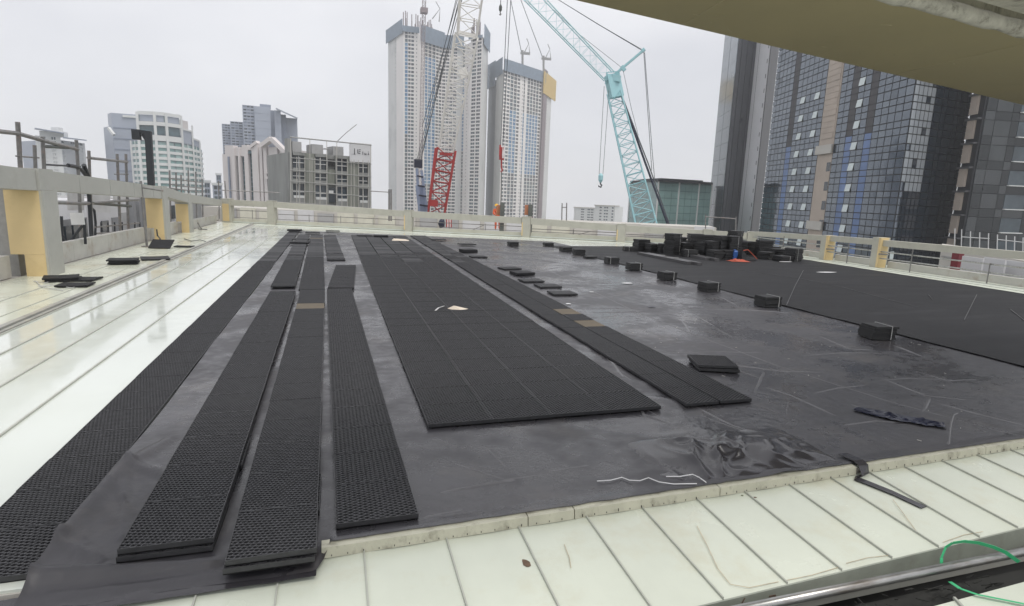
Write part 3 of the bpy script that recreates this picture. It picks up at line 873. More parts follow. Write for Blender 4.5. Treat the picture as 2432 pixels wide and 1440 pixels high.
# pads on the left ledge
def pad(px, py, label, w, l, rot, n=1, tilt=(0, 0), z=-.01, mt=None):
    p = P(px, py)
    root = thing('black_pad', label, 'pad', (p.x, p.y, z), 'black pads on the left ledge', rot)
    for k in range(n):
        b = MB(); nn = 6
        def f(u, v, top):
            x = (u-.5)*w; y = (v-.5)*l
            return (x, y, .004+top*.028+.02*(abs(u-.5)*2)**2*(.4+N(k, px)))
        i0 = 0
        b.grid(lambda u, v: f(u, v, 1), nn, nn); b.grid(lambda u, v: f(u, 1-v, 0), nn, nn)
        for e in range(nn):
            a0, a1 = e/nn, (e+1)/nn
            b.quad(f(a0, 0, 0), f(a1, 0, 0), f(a1, 0, 1), f(a0, 0, 1)); b.quad(f(a1, 1, 0), f(a0, 1, 0), f(a0, 1, 1), f(a1, 1, 1))
            b.quad(f(0, a1, 0), f(0, a0, 0), f(0, a0, 1), f(0, a1, 1)); b.quad(f(1, a0, 0), f(1, a1, 0), f(1, a1, 1), f(1, a0, 1))
        o = b.build('pad', mt or m_slab); o.parent = root
        o.location = (random.uniform(-.03, .03), random.uniform(-.05, .05), k*.038); o.rotation_euler = (tilt[0], tilt[1], random.uniform(-.2, .2))
    return root
pad(150, 664, 'flat black pad pair in front of the big yellow column', .55, .5, .3, 2)
pad(205, 664, 'black pad to the right in the nearest group on the ledge', .45, .45, -.2, 1)
pad(178, 678, 'round cornered black pad with white cords, nearest on the ledge', .5, .42, .1, 1)
pad(293, 625, 'stack of black pads midway along the ledge', .6, .55, .1, 3)
pad(370, 614, 'large flat black pad beside the gutter', .62, .7, .5, 1, mt=m_slab2)
pad(383, 589, 'black pad propped up behind the large flat pad', .6, .42, .05, 1, tilt=(.55, 0), z=.10, mt=m_slab2)
pad(436, 586, 'small flat black pad nearest the gutter at the far end', .5, .32, -.1, 1)
b = MB()
for pts in ([(80, 668), (110, 672), (140, 660), (160, 655)], [(90, 680), (130, 678), (170, 684), (200, 676)], [(85, 668), (100, 682), (150, 690)]):
    b.tube([P(x, y, .0) for x, y in pts], .008, 6)
b.build('cord', m_strap, org=tuple(P(120, 675)), label='tangled white cords lying by the nearest pads on the left ledge', cat='cord')
b = MB(); b.tube([P(437, 567, .0), P(455, 573, .02), P(475, 570, .02), P(492, 575, .0)], .012, 6)
b.build('cable', m_black, org=tuple(P(460, 570)), label='short black cable lying on the ledge near the third yellow column', cat='cable')

# rubbish on the sheets
p = P(1078, 734, .04)
b = MB()
pts = [(-.10, .03), (-.02, .10), (.05, .03), (.17, .02), (.24, -.02), (.10, -.06), (.02, -.04), (-.06, -.02)]
for k in range(len(pts)):
    a, c = pts[k], pts[(k+1) % len(pts)]
    b.poly([(p.x, p.y, p.z+.055), (p.x+a[0], p.y+a[1]*1.6, p.z+.01*N(k, 3)), (p.x+c[0], p.y+c[1]*1.6, p.z+.01*N(k+1, 3))])
b.poly([(p.x+x, p.y+y*1.6, p.z-.002) for x, y in reversed(pts)])
b.build('crumpled_paper', m_paper, org=tuple(p), label='crumpled cream paper lying on the wide mat', cat='paper')
b = MB(); q = [P(1034, 738, .045), P(1042, 731, .06), (P(1055, 727, .07))]; b.ribbon(q, .03, (0, .2, 1), .004)
b.build('strap_scrap', m_strap, org=tuple(q[0]), label='short curled white strap next to the crumpled paper', cat='strap')
p = P(945, 571, .04); b = MB()
b.hexa([p+Vector(v) for v in ((-.25, -.2, 0), (.4, -.25, 0), (.45, .1, 0), (-.2, .25, 0), (-.15, -.1, .05), (.3, -.1, .03), (.3, .05, .04), (-.15, .15, .06))])
b.build('crumpled_paper', m_paper, org=tuple(p), label='pale scrap of paper at the far end of the wide mat', cat='paper')
b = MB(); b.tube([P(x, y, memb_z(P(x, y).x, P(x, y).y)+.012) for x, y in ((1418, 1143), (1450, 1141), (1477, 1134), (1495, 1141), (1520, 1142), (1540, 1135), (1565, 1145), (1600, 1150), (1655, 1149))], .0035, 6)
b.tube([P(x, y, .03) for x, y in ((1582, 1132), (1615, 1132), (1645, 1127), (1660, 1134), (1677, 1146))], .0035, 6)
b.build('string', m_whiteplast, org=tuple(P(1540, 1140)), label='thin white wavy string lying on the membrane by the near trim', cat='string')
b = MB(); c0 = P(2132, 992, .01)
def nvf(u, v):
    x = (u-.5)*.50; w = (.15+.07*N(u*5, 2))*math.sin(math.pi*min(1, max(0, u)))**.6+.004
    y = (v-.5)*2*w-.95*x+.06*N(u*4, 7)
    z = .012+.05*max(0, N(u*6, v*4, 5))*math.sin(math.pi*v)+.02*abs(N(u*11, v*6, 2))
    return (c0.x+x, c0.y+y, z)
b.grid(nvf, 26, 10)
b.build('plastic_scrap', m_navy, org=tuple(c0), label='torn dark navy plastic scrap on the membrane at the right', cat='plastic scrap')
# black strap hanging over the near trim onto the cream panels
def za_(q): return -.055-.04*(ycu(q.x)-q.y)/.86
pts = [Vector((3.67, 3.20, .022)), Vector((3.67, 3.06, .032)), Vector((3.67, 3.01, .015))]
tail = [Vector((3.675, 2.985, -.046)), P(2030, 1135, -.054), P(2060, 1146, -.056), P(2120, 1170, -.062), P(2195, 1205, -.072)]
b = MB()
al = pts+tail
lw = [Vector((-.045, 0, 0)), Vector((-.045, 0, 0)), Vector((-.045, 0, 0)), Vector((-.045, -.012, 0)), Vector((-.03, -.022, 0)), Vector((-.028, -.024, 0)), Vector((-.026, -.024, 0)), Vector((-.030, -.005, 0))]
for k in range(len(al)-1):
    b.quad(al[k]+lw[k], al[k+1]+lw[k+1], al[k+1]-lw[k+1], al[k]-lw[k])
    dz = Vector((0, 0, -.003))
    b.quad(al[k]-lw[k]+dz, al[k+1]-lw[k+1]+dz, al[k+1]+lw[k+1]+dz, al[k]+lw[k]+dz)
b.build('black_strip', m_memb2, org=tuple(al[2]), label='black plastic strip hanging over the near trim onto the cream roof panels', cat='plastic strip')
def flake(px, py, z, label, m_, sx, sy, nm='debris', cat='debris'):
    p = P(px, py, z); b = MB(); n = 9; rp = []
    for k in range(n):
        t = k/n*2*math.pi; r = 1+.45*N(2*math.cos(t)+px, 2*math.sin(t))
        rp.append((p.x+sx*r*math.cos(t), p.y+sy*r*math.sin(t), p.z+.004+.003*N(k, px)))
    for k in range(n): b.poly([(p.x, p.y, p.z+.005), rp[k], rp[(k+1) % n]])
    b.poly([(x, y, p.z) for x, y, zz in reversed(rp)])
    b.build(nm, m_, org=tuple(p), label=label, cat=cat)
flake(1250, 1338, -.075, 'brown flake of dry debris on a cream roof panel at the front', m_leaf, .02, .045)
flake(1846, 1155, -.062, 'small olive leaf on the cream panels near the trim', m_greenleaf, .022, .012, 'leaf', 'leaf')
flake(1763, 1178, -.063, 'tiny grey green leaf left of the olive leaf on the cream panels', m_greenleaf, .012, .010, 'leaf', 'leaf')
flake(1793, 1183, -.064, 'dark speck of debris by a seam on the cream panels', m_leaf, .014, .008)
flake(1577, 1428, -.10, 'rust brown spot of debris near the bottom edge of the panels', m_leaf, .010, .010)
flake(1490, 673, .01, 'white plastic scrap in the middle of the membrane', m_whiteplast, .12, .07, 'plastic_scrap', 'plastic scrap')
flake(1548, 729, .01, 'small dark scrap at the end of the white line on the membrane', m_navy, .08, .03, 'plastic_scrap', 'plastic scrap')
flake(1350, 722, .01, 'small white bit beside the narrow mat', m_whiteplast, .05, .04, 'plastic_scrap', 'plastic scrap')
flake(1405, 694, .01, 'tiny white bit near the loose grey cells', m_whiteplast, .05, .03, 'plastic_scrap', 'plastic scrap')
flake(1965, 647, .03, 'white sheet scrap lying on the dark sheet before the right parapet', m_whiteplast, .35, .10, 'plastic_scrap', 'plastic scrap')
flake(1865, 622, .03, 'white wrapping lying at the foot of the rightmost stack', m_whiteplast, .25, .12, 'plastic_scrap', 'plastic scrap')
# blue container and orange cloth in front of the pile
p = P(1743, 616, .03)
bc = thing('blue_container', 'blue plastic container standing before the black pile', 'container', tuple(p))
b = MB(); b.tube([p, p+Vector((0, 0, .02)), p+Vector((0, 0, .26)), p+Vector((0, 0, .30))], [.10, .11, .11, .08], 14); b.build('body', m_blueplast, bc, smooth=False)
b = MB(); b.tube([p+Vector((0, 0, .30)), p+Vector((0, 0, .335))], .04, 10); b.build('cap', m_blueplast, bc)
b = MB()
c0 = P(1754, 621, .03)
def clothf(u, v):
    x = (u-.5)*.62; y = (v-.5)*.34
    w = math.sin(math.pi*u)*math.sin(math.pi*v)
    return (c0.x+x+.08*N(u*4, v*4), c0.y+y-.3*x, .032+w*(.05+.10*abs(N(u*5, v*5, 3))))
b.grid(clothf, 24, 16)
b.build('orange_cloth', m_orange, org=tuple(c0), smooth=True, label='crumpled orange red cloth at the foot of the blue container', cat='cloth')
p = P(1775, 618, .03)
tb = thing('tool_bag', 'dark open tool bag leaning by the orange cloth before the pile', 'bag', tuple(p))
b = MB(); b.hexa([p+Vector(v) for v in ((-.35, -.15, 0), (.3, -.15, 0), (.3, .15, 0), (-.35, .15, 0), (-.28, -.05, .34), (-.05, -.1, .12), (-.05, .1, .12), (-.28, .05, .34))]); b.build('body', m_slab2, tb)
b = MB(); b.tube([p+Vector((-.25, -.06, .33)), p+Vector((-.1, -.1, .36)), p+Vector((.1, -.12, .2)), p+Vector((.26, -.16, .05))], .015, 6); b.build('handle', m_orange, tb)

# ================================================================== PARAPETS
def post(name, label, cat, x, y, dx, hw, hd, z1, m_, yel=None, base=-.03, grp='parapet posts', cap=False):
    """post centred x,y ; dx unit along parapet; hw along, hd across"""
    dy = (-dx[1], dx[0])
    root = thing(name, label, cat, (x, y, base), grp)
    b = MB(); b.obox((x, y), dx, dy, hw, hd, base, z1); b.build('shaft', m_, root)
    b = MB(); b.obox((x, y), dx, dy, hw+.012, hd+.012, z1+.001, z1+.026); b.build('cap', m_, root)
    return root
# --- far parapet
FA, FB = Vector((-5.75, 35.0)), Vector((17.9, 21.6))
fd = (FB-FA).normalized(); fn = Vector((-fd.y, fd.x))
def fat(px, py=540):            # intersection of a photo column with the far parapet line
    d = ray(px, py); dx, dy = d[0], d[1]
    det = dx*(-fd.y)-dy*(-fd.x)
    t = (FA.x*(-fd.y)-FA.y*(-fd.x))/det
    return Vector((dx*t, dy*t))
fposts = [(543, 473, 'yellow faced corner post at the left end of the far parapet', True), (648, 478, 'wide beige post in front of the white gabled building', False),
          (971, 500, 'beige post below the left side of the tall twin tower', False), (1250, 516, 'beige post below the second tower', False),
          (1476, 533, 'beige post left of the black pile, by the turquoise crane foot', False), (1682, 546, 'beige post behind the black pile', False), (1788, 552, 'beige corner post at the right end of the far parapet', False)]
FP = []
for px, ty, lab, yel in fposts:
    q = fat(px); z = ZT(q, ty)
    FP.append((q, z))
    r = post('parapet_post', lab, 'post', q.x, q.y, fd, .20 if px != 543 else .28, .16, z, m_post, grp='posts of the far parapet')
    if yel or px in (1476, 1250, 971):
        b = MB(); e = .20 if px != 543 else .28
        c = q-fd*(e-.03 if not yel else .0)-fn*.165
        b.obox(c, fd, fn, .025 if not yel else .20, .006, .06, z-.25); b.build('yellow_strip', m_yellow, r)
# beams between the posts
nmz = ['far left bay before the faint office towers', 'bay below the scaffolded old building', 'bay below the tall tower', 'bay below the pale distant blocks', 'bay left of the black pile', 'short bay behind the black pile']
for i in range(len(FP)-1):
    (a, za), (c, zc) = FP[i], FP[i+1]
    a2, c2 = a+fd*.215, c-fd*.215
    r = thing('parapet_beam', 'beige parapet beam, '+nmz[i], 'beam', (a2.x, a2.y, 0), 'beams of the far parapet')
    b = MB(); h = .30
    b.hexa([(a2.x-fn.x*.13, a2.y-fn.y*.13, za-h-.03), (c2.x-fn.x*.13, c2.y-fn.y*.13, zc-h-.03), (c2.x+fn.x*.13, c2.y+fn.y*.13, zc-h-.03), (a2.x+fn.x*.13, a2.y+fn.y*.13, za-h-.03),
            (a2.x-fn.x*.13, a2.y-fn.y*.13, za-.03), (c2.x-fn.x*.13, c2.y-fn.y*.13, zc-.03), (c2.x+fn.x*.13, c2.y+fn.y*.13, zc-.03), (a2.x+fn.x*.13, a2.y+fn.y*.13, za-.03)])
    b.build('beam', m_post, r)
    r = thing('upstand_wall', 'low pale upstand wall at roof level, '+nmz[i], 'low wall', (a2.x, a2.y, 0), 'low walls of the far parapet')
    b = MB(); b.obox((a2+c2)/2+fn*.10, fd, fn, (c2-a2).length/2, .06, -.03, .20+.03*i/5); b.build('wall', m_farwall, r)
    b = MB(); b.obox((a2+c2)/2+fn*.02, fd, fn, (c2-a2).length/2, .03, .0, .055); b.build('white_flashing', m_roof, r)
    r = thing('guard_rail', 'thin dark guard rail under the beam, '+nmz[i], 'railing', (a2.x, a2.y, 0), 'rails of the far parapet')
    zr = .20+(min(za, zc)-.3-.2)*.62
    b = MB(); b.tube([(a2.x+fn.x*.2, a2.y+fn.y*.2, zr), (c2.x+fn.x*.2, c2.y+fn.y*.2, zr)], .018, 6); b.build('rail', m_steel, r)
    b = MB(); b.tube([(a2.x+fn.x*.2, a2.y+fn.y*.2, .26), (c2.x+fn.x*.2, c2.y+fn.y*.2, .26)], .014, 6); b.build('rail', m_steel, r)
    L = (c2-a2).length; n = max(2, int(L/1.6))
    for k in range(1, n):
        q = a2+(c2-a2)*(k/n)+fn*.2
        b = MB(); b.tube([(q.x, q.y, .2), (q.x, q.y, zr+.06)], .016, 6); b.build('upright', m_steel, r)
    if i in (2, 3):
        q = a2+(c2-a2)*.55+fn*.22
        b = MB(); b.tube([(q.x, q.y, .2), (q.x+fd.x*.6, q.y+fd.y*.6, zr)], .014, 6); b.build('brace', m_steel, r)
# thin scaffold rails standing above the far parapet
def tubes(name, label, cat, items, loc, group=None, m_=None):
    r = thing(name, label, cat, loc, group)
    for nm, a, c, rad in items:
        b = MB(); b.tube([a, c], rad, 7); b.build(nm, m_ or m_steel, r)
    return r
tubes('scaffold_rail', 'thin grey scaffold rail in front of the white gabled building', 'scaffold', [('ledger', A(528, 452, 36), A(664, 458, 36), .028), ('standard', A(534, 430, 36), A(541, 520, 36), .03), ('standard', A(519, 430, 36), A(521, 520, 36), .028)], tuple(A(540, 520, 36)))
tubes('scaffold_rail', 'thin grey scaffold rail running from the old building to the tall tower', 'scaffold', [('ledger', A(878, 454, 36), A(928, 457, 36), .028), ('standard', A(924, 450, 36), A(924, 525, 36), .05), ('standard', A(929, 450, 36), A(929, 525, 36), .05)], tuple(A(926, 520, 36)))
tubes('scaffold_rail', 'small H shaped scaffold frame left of the pale distant blocks', 'scaffold', [('standard', A(1335, 483, 36), A(1334, 535, 36), .035), ('standard', A(1346, 482, 36), A(1345, 535, 36), .035), ('ledger', A(1334, 493, 36), A(1347, 493, 36), .028)], tuple(A(1340, 530, 36)))

# --- left parapet
LP = [((-5.43, 13.56), .0, 'big yellow faced column nearest on the left parapet', 2.08, .62, .62), ((-5.46, 22.18), 0, 'second yellow faced column on the left parapet', 1.82, .55, .55), ((-5.60, 26.4), 0, 'third yellow faced column on the left parapet', 1.55, .5, .5)]
zprev = None
for (x, y), _, lab, z1, w, dp in LP:
    r = thing('parapet_column', lab, 'column', (x-w/2, y+dp/2, -.03), 'yellow columns of the left parapet')
    zy = z1-.42
    b = MB(); b.box(x-w, x, y, y+dp, zy, z1); b.build('head', m_beamL, r)
    b = MB()
    b.box(x-w+.01, x-.002, y+.012, y+dp-.012, .42, zy-.002)
    b.prism([(x-w*.62, y+.012), (x-.002, y+.012), (x-.002, y+dp-.012), (x-w*.62, y+dp-.012)], -.03, .418)
    b.build('yellow_panel', m_yellow, r)
    b = MB(); b.box(x+.001, x+.03, y+.002, y+dp, -.03, zy-.002); b.build('grey_side_panel', m_beamL, r)
    b = MB(); b.box(x-.035, x-.001, y+.002, y+.0115, -.02, zy-.004); b.build('edge_trim', m_post, r)
    b = MB(); b.poly([(x-w*.60, y+.009, .40), (x-.04, y+.009, .38), (x-.04, y+.009, .10)]); b.poly([(x-.04, y+.0085, .10), (x-.04, y+.0085, .38), (x-w*.60, y+.0085, .40)]); b.build('shadow_patch', m_yellow, r)  # triangle shaped as the diagonal shadow low on the column, same yellow
LB = [((-5.72, 6.0), 2.30), ((-5.72, 13.55), 2.06), ((-5.74, 22.18), 1.80), ((-5.85, 26.4), 1.52), ((-5.98, 34.6), 1.20)]
lnm = ['nearest length left of the big yellow column', 'length between the first and second yellow columns', 'short length between the second and third yellow columns', 'far length from the third yellow column to the corner']
for i in range(4):
    (a, za), (c, zc) = LB[i], LB[i+1]
    ya = a[1]+(.63 if i == 1 else .56 if i == 2 else .51 if i == 3 else 0)
    yb = c[1]-.003
    r = thing('parapet_beam', 'grey beam of the left parapet, '+lnm[i], 'beam', (a[0], ya, za), 'beams of the left parapet')
    h = .40 if i < 2 else .33
    b = MB(); b.hexa([(a[0]-.2, ya, za-h), (a[0]+.24, ya, za-h), (c[0]+.24, yb, zc-h), (c[0]-.2, yb, zc-h), (a[0]-.2, ya, za-.01), (a[0]+.24, ya, za-.01), (c[0]+.24, yb, zc-.01), (c[0]-.2, yb, zc-.01)][0:8])
    b.build('beam', m_beamL, r)
    b = MB(); k = ya+1.4
    while k < yb-.5:
        t = (k-a[1])/(c[1]-a[1]); zz = za+(zc-za)*t; xx = a[0]+(c[0]-a[0])*t+.241
        b.bar((xx, k, zz-h+.01), (xx, k, zz-.012), .004, .012)
        k += 1.9
    if b.v: b.build('panel_joint', m_railgrey, r)
    r = thing('upstand_wall', 'low dirty white wall under the left parapet, '+lnm[i], 'low wall', (a[0], ya, 0), 'low walls of the left parapet')
    zt = [.40, .44, .42, .36][i]
    n = max(2, int((yb-ya)/1.1))
    for k in range(n):
        y0 = ya+(yb-ya)*k/n+.004; y1 = ya+(yb-ya)*(k+1)/n-.004
        xx = -6.05
        b = MB(); b.box(xx-.16+.006*N(k, i), xx+.006*N(k, i), y0, y1, -.03, zt+.012*N(k*2, i)); b.build('block', m_lowwall, r)
# dark hoses, lamp pole, standing tube on the left ledge
d0 = A(370, 585, 19.5)
lp = thing('flood_light_pole', 'black cranked pole with a boxy lamp head above the left parapet', 'lamp post', (A(372, 470, 24).x, A(372, 470, 24).y, 0))
b = MB(); q0, q1, q2 = A(376, 462, 24), A(352, 318, 24), A(330, 315, 24)
b.bar(A(363, 500, 24), A(352, 312, 24), .20, .16, (0, 1, 0)); b.build('pole', m_black, lp)
b = MB(); b.bar(A(352, 316, 24), A(329, 313, 24), .12, .12); b.bar(A(347, 332, 24), A(338, 319, 24), .08, .10); b.build('arm', m_black, lp)
b = MB(); b.bar(A(323, 308, 24), A(325, 332, 24), .24, .20, (0, 1, 0)); b.build('lamp_head', m_black, lp)
q = P(349, 585)
st = thing('standing_tube', 'single grey scaffold tube standing on the left ledge before the second column', 'tube', tuple(q))
b = MB(); b.tube([q, (q.x-.03, q.y, ZT(q, 430))], .035, 8); b.build('tube', m_steel, st)
b = MB(); b.box(q.x-.12, q.x+.12, q.y-.12, q.y+.12, -.015, .01); b.build('base_plate', m_steel, st)
zz = ZT(q, 442); b = MB(); b.tube([(q.x-.3, q.y, zz), (q.x+.55, q.y, zz-.12)], .03, 8); b.build('bracket', m_steel, st)
q = P(474, 542)
b = MB(); b.tube([P(445, 548), (P(447, 540).x, P(447, 540).y, ZT(P(447, 540), 470))], .03, 8)
b.build('standing_tube', m_steel, org=tuple(P(445, 548)), label='thin dark tube leaning on the third yellow column', cat='tube')
b = MB(); b.tube([P(478, 543, .02), P(474, 538, .2), P(470, 530, .55)], .02, 6); b.tube([P(470, 544, .02), P(492, 545, .02)], .02, 6)
b.build('cable', m_black, org=tuple(P(474, 542)), label='black cable hanging down past the third column to the ledge', cat='cable')
b = MB(); b.tube([P(372, 545, .45), P(374, 560, .25), P(381, 568, .1), P(378, 572, .0)], .022, 6)
b.build('cable', m_black, org=tuple(P(376, 560)), label='black cable dangling beside the second yellow column', cat='cable')

# --- right parapet
RXs = [(21.0, 17.85), (17.0, 17.46), (14.74, 17.36), (4.0, 16.9)]
def rx(y): return 17.36+(y-14.74)*.045
def ryz(y): return ZT((rx(y), y), 560+(17-y)*2.2)
rd = Vector((.045, 1)).normalized(); rn = Vector((rd.y, -rd.x))
rp_ = [(17.0, 560, 'yellow post on the right parapet, farther of the two'), (14.74, 565, 'yellow post on the right parapet, nearer of the two')]
for y, ty, lab in rp_:
    x = rx(y); z = ZT((x, y), ty)
    r = thing('parapet_post', lab, 'post', (x, y, -.03), 'yellow posts of the right parapet')
    b = MB(); b.box(x-.14, x+.26, y, y+.30, -.03, z); b.build('shaft', m_post, r)
    b = MB(); b.box(x-.145, x+.20, y-.012, y-.001, -.03, z); b.box(x-.155, x-.141, y-.012, y+.06, -.03, z); b.build('yellow_panel', m_yellow, r)
    b = MB(); b.tube([(x-.17, y-.03, z*.45), (x+.25, y-.03, z*.44)], .025, 6); b.build('rail_clamp', m_steel, r)
rb = [(21.3, 17.31, 'far length behind the pile'), (16.99, 15.05, 'length between the two yellow posts'), (14.73, 3.0, 'long near length at the right edge')]
for (ya, yb, lab) in rb:
    xa, xb = rx(ya), rx(yb)
    za, zb = .86 if ya < 20 else .74, .93 if yb > 4 else .93
    za = {21.3: .76, 16.99: .88, 14.73: .90}[ya]; zb = {17.31: .87, 15.05: .91, 3.0: .98}[yb]
    r = thing('parapet_beam', 'pale beam of the right parapet, '+lab, 'beam', (xa, ya, 0), 'beams of the right parapet')
    b = MB(); h = .20
    b.hexa([(xb-.05, yb, zb-h), (xb+.2, yb, zb-h), (xa+.2, ya, za-h), (xa-.05, ya, za-h), (xb-.05, yb, zb), (xb+.2, yb, zb), (xa+.2, ya, za), (xa-.05, ya, za)]); b.build('beam', m_post, r)
    r = thing('guard_rail', 'double steel guard rail of the right parapet, '+lab, 'railing', (xa, ya, 0), 'rails of the right parapet')
    for zr in (.30, .52):
        b = MB(); b.tube([(xa-.08, ya, zr), (xb-.08, yb, zr)], .022, 8); b.build('rail', m_galv, r)
    n = max(1, int((ya-yb)/2.2))
    for k in range(n):
        t = (k+.5)/n; x = xa+(xb-xa)*t; y = ya+(yb-ya)*t
        b = MB(); b.tube([(x-.12, y, -.03), (x-.12, y, .70 if k % 2 == 0 else .55)], .018, 6); b.build('upright', m_steel, r)
    r = thing('upstand_wall', 'low pale wall below the right parapet, '+lab, 'low wall', (xa+.5, ya, 0), 'low walls of the right parapet')
    b = MB(); b.hexa([(xb+.28, yb, -.03), (xb+.42, yb, -.03), (xa+.42, ya, -.03), (xa+.28, ya, -.03), (xb+.28, yb, .20), (xb+.42, yb, .20), (xa+.42, ya, .20), (xa+.28, ya, .20)]); b.build('wall', m_lowwall, r)
# ================================================================== CANOPY BEAM OVERHEAD
cb = thing('canopy_beam', 'broad olive painted beam overhead at the top right with a dirty sealed joint', 'beam', (5, 3.4, 3.0))
b = MB()
def edgeF(x): return 3.395+.2045*(x-1.38)
def edgeN(x): return 2.70+.125*(x-3.04)
b.hexa([(-1, edgeN(-1), 3.0), (11, edgeN(11), 3.0), (11, edgeF(11), 3.0), (-1, edgeF(-1), 3.0), (-1, edgeN(-1), 3.4), (11, edgeN(11), 3.4), (11, edgeF(11), 3.4), (-1, edgeF(-1), 3.4)])
b.build('soffit', m_soffit, cb)
b = MB()
for x in (2.1, 4.5, 6.9): b.bar((x, edgeN(x)+.02, 2.999), (x+.10, edgeF(x+.1)-.01, 2.999), .003, .003)
b.build('panel_joint', m_sealight, cb)
b = MB()
for k in range(14):
    x = random.uniform(1.5, 6.5); t = random.uniform(.1, .9); y = edgeN(x)+(edgeF(x)-edgeN(x))*t; a_ = random.uniform(-.5, .9)
    L_ = random.uniform(.01, .10); b.bar((x, y, 2.9985), (x+L_*math.cos(a_), y+L_*math.sin(a_), 2.9985), .003, .002)
b.build('scratches', m_sealight, cb, kind='stuff')
b = MB(); pts = []; rr = []
for k in range(60):
    x = 1.0+k*.12; pts.append((x, edgeN(x)-.06+.012*N(x*5, 1), 2.995+.01*N(x*4, 3))); rr.append(.045+.014*N(x*6, 7))
b.tube(pts, rr, 10); b.build('sealant_bead', m_foam, cb, smooth=True)
b = MB(); b.hexa([(-1, edgeN(-1)-.012, 2.985), (11, edgeN(11)-.012, 2.985), (11, edgeN(11)-.002, 2.985), (-1, edgeN(-1)-.002, 2.985), (-1, edgeN(-1)-.012, 3.2), (11, edgeN(11)-.012, 3.2), (11, edgeN(11)-.002, 3.2), (-1, edgeN(-1)-.002, 3.2)])
b.build('edge_lip', m_trim, cb)
b = MB(); b.hexa([(-1, 1.6, 3.06), (11, 2.2, 3.06), (11, edgeN(11)-.10, 3.06), (-1, edgeN(-1)-.10, 3.06), (-1, 1.6, 3.4), (11, 2.2, 3.4), (11, edgeN(11)-.10, 3.4), (-1, edgeN(-1)-.10, 3.4)])
b.build('concrete_slab', m_foam, cb)


# ================================================================== FACADE TOOLS
ZB = -45.9
def vplane(a, c, px, py, off=0.0):
    d, n, L = nrm(a, c)
    r = ray(px, py)
    a2 = Vector(a)+n*off
    den = r[0]*n.x+r[1]*n.y
    t = (a2.x*n.x+a2.y*n.y)/den
    q = Vector((r[0]*t, r[1]*t, CH+r[2]*t))
    return q, (Vector((q.x, q.y))-a2).dot(d)
def frect(b, a, c, x0, y0, x1, y1, o0, o1, mi=0):
    d, n, L = nrm(a, c)
    xm, ym = (x0+x1)/2, (y0+y1)/2
    s0 = vplane(a, c, x0, ym)[1]; s1 = vplane(a, c, x1, ym)[1]
    z0 = vplane(a, c, xm, y1)[0].z; z1 = vplane(a, c, xm, y0)[0].z
    fbox(b, a, c, s0, s1, z0, z1, o0, o1, mi)
def fbox(b, a, c, s0, s1, z0, z1, o0, o1, mi=0):
    d, n, L = nrm(a, c)
    A2 = Vector(a)
    p = [A2+d*s0+n*o0, A2+d*s1+n*o0, A2+d*s1+n*o1, A2+d*s0+n*o1]
    b.hexa([(q.x, q.y, z0) for q in p]+[(q.x, q.y, z1) for q in p], mi)
def facade(W, G, a, c, z0, z1, nf, cols, dep=.35, wz=(.22, .84), wm=.09, wmi=0, gm=(0, 1, 2), film=(3, 4), filmf=None):
    d, n, L = nrm(a, c)
    tot = sum(k[0] for k in cols); s = 0.0
    A2 = Vector(a)
    def pt(s_, z, o=0.0):
        q = A2+d*s_+n*o
        return (q.x, q.y, z)
    flip = d.y*n.x-d.x*n.y < 0
    def q4(M, sa, sb, za, zb, oa, ob, mi):
        if flip: sa, sb = sb, sa
        M.quad(pt(sa, za, oa), pt(sb, za, oa), pt(sb, zb, ob), pt(sa, zb, ob), mi)
    fh = (z1-z0)/nf
    for k in cols:
        w = k[0]/tot*L; kind = k[1]; mi = k[2] if len(k) > 2 else wmi
        if kind == 'B':
            q4(W, s, s+w, z0, z1, 0, 0, mi)
        else:
            m_ = wm if kind != 'S' else .30
            a0, a1 = s+w*m_, s+w*(1-m_)
            q4(W, s, a0, z0, z1, 0, 0, mi); q4(W, a1, s+w, z0, z1, 0, 0, mi)
            zc = z0
            for f in range(nf):
                za, zb = z0+fh*(f+wz[0]), z0+fh*(f+wz[1])
                if kind == 'G': za, zb = z0+fh*(f+.10), z0+fh*(f+.93)
                if kind == 'S': za, zb = z0+fh*(f+.42), z0+fh*(f+.72)
                q4(W, a0, a1, zc, za, 0, 0, mi); zc = zb
                q4(W, a0, a1, za, za, 0, -dep, mi); q4(W, a0, a1, zb, zb, -dep, 0, mi)
                W.quad(pt(a0, za), pt(a0, za, -dep), pt(a0, zb, -dep), pt(a0, zb), mi)
                W.quad(pt(a1, za, -dep), pt(a1, za), pt(a1, zb), pt(a1, zb, -dep), mi)
                if kind == 'G' and (filmf is None or filmf[0] <= f/nf <= filmf[1]): gi = random.choice(film)
                else: gi = random.choice(gm)
                q4(G, a0, a1, za, zb, -dep, -dep, gi)
                if kind in 'WG' and w > 2.2:
                    sm = (a0+a1)/2
                    fbox(W, a, c, sm-.05, sm+.05, za, zb, -dep+.01, -dep+.08, mi)
            q4(W, a0, a1, zc, z1, 0, 0, mi)
        s += w
GM = m_win+m_bluefilm

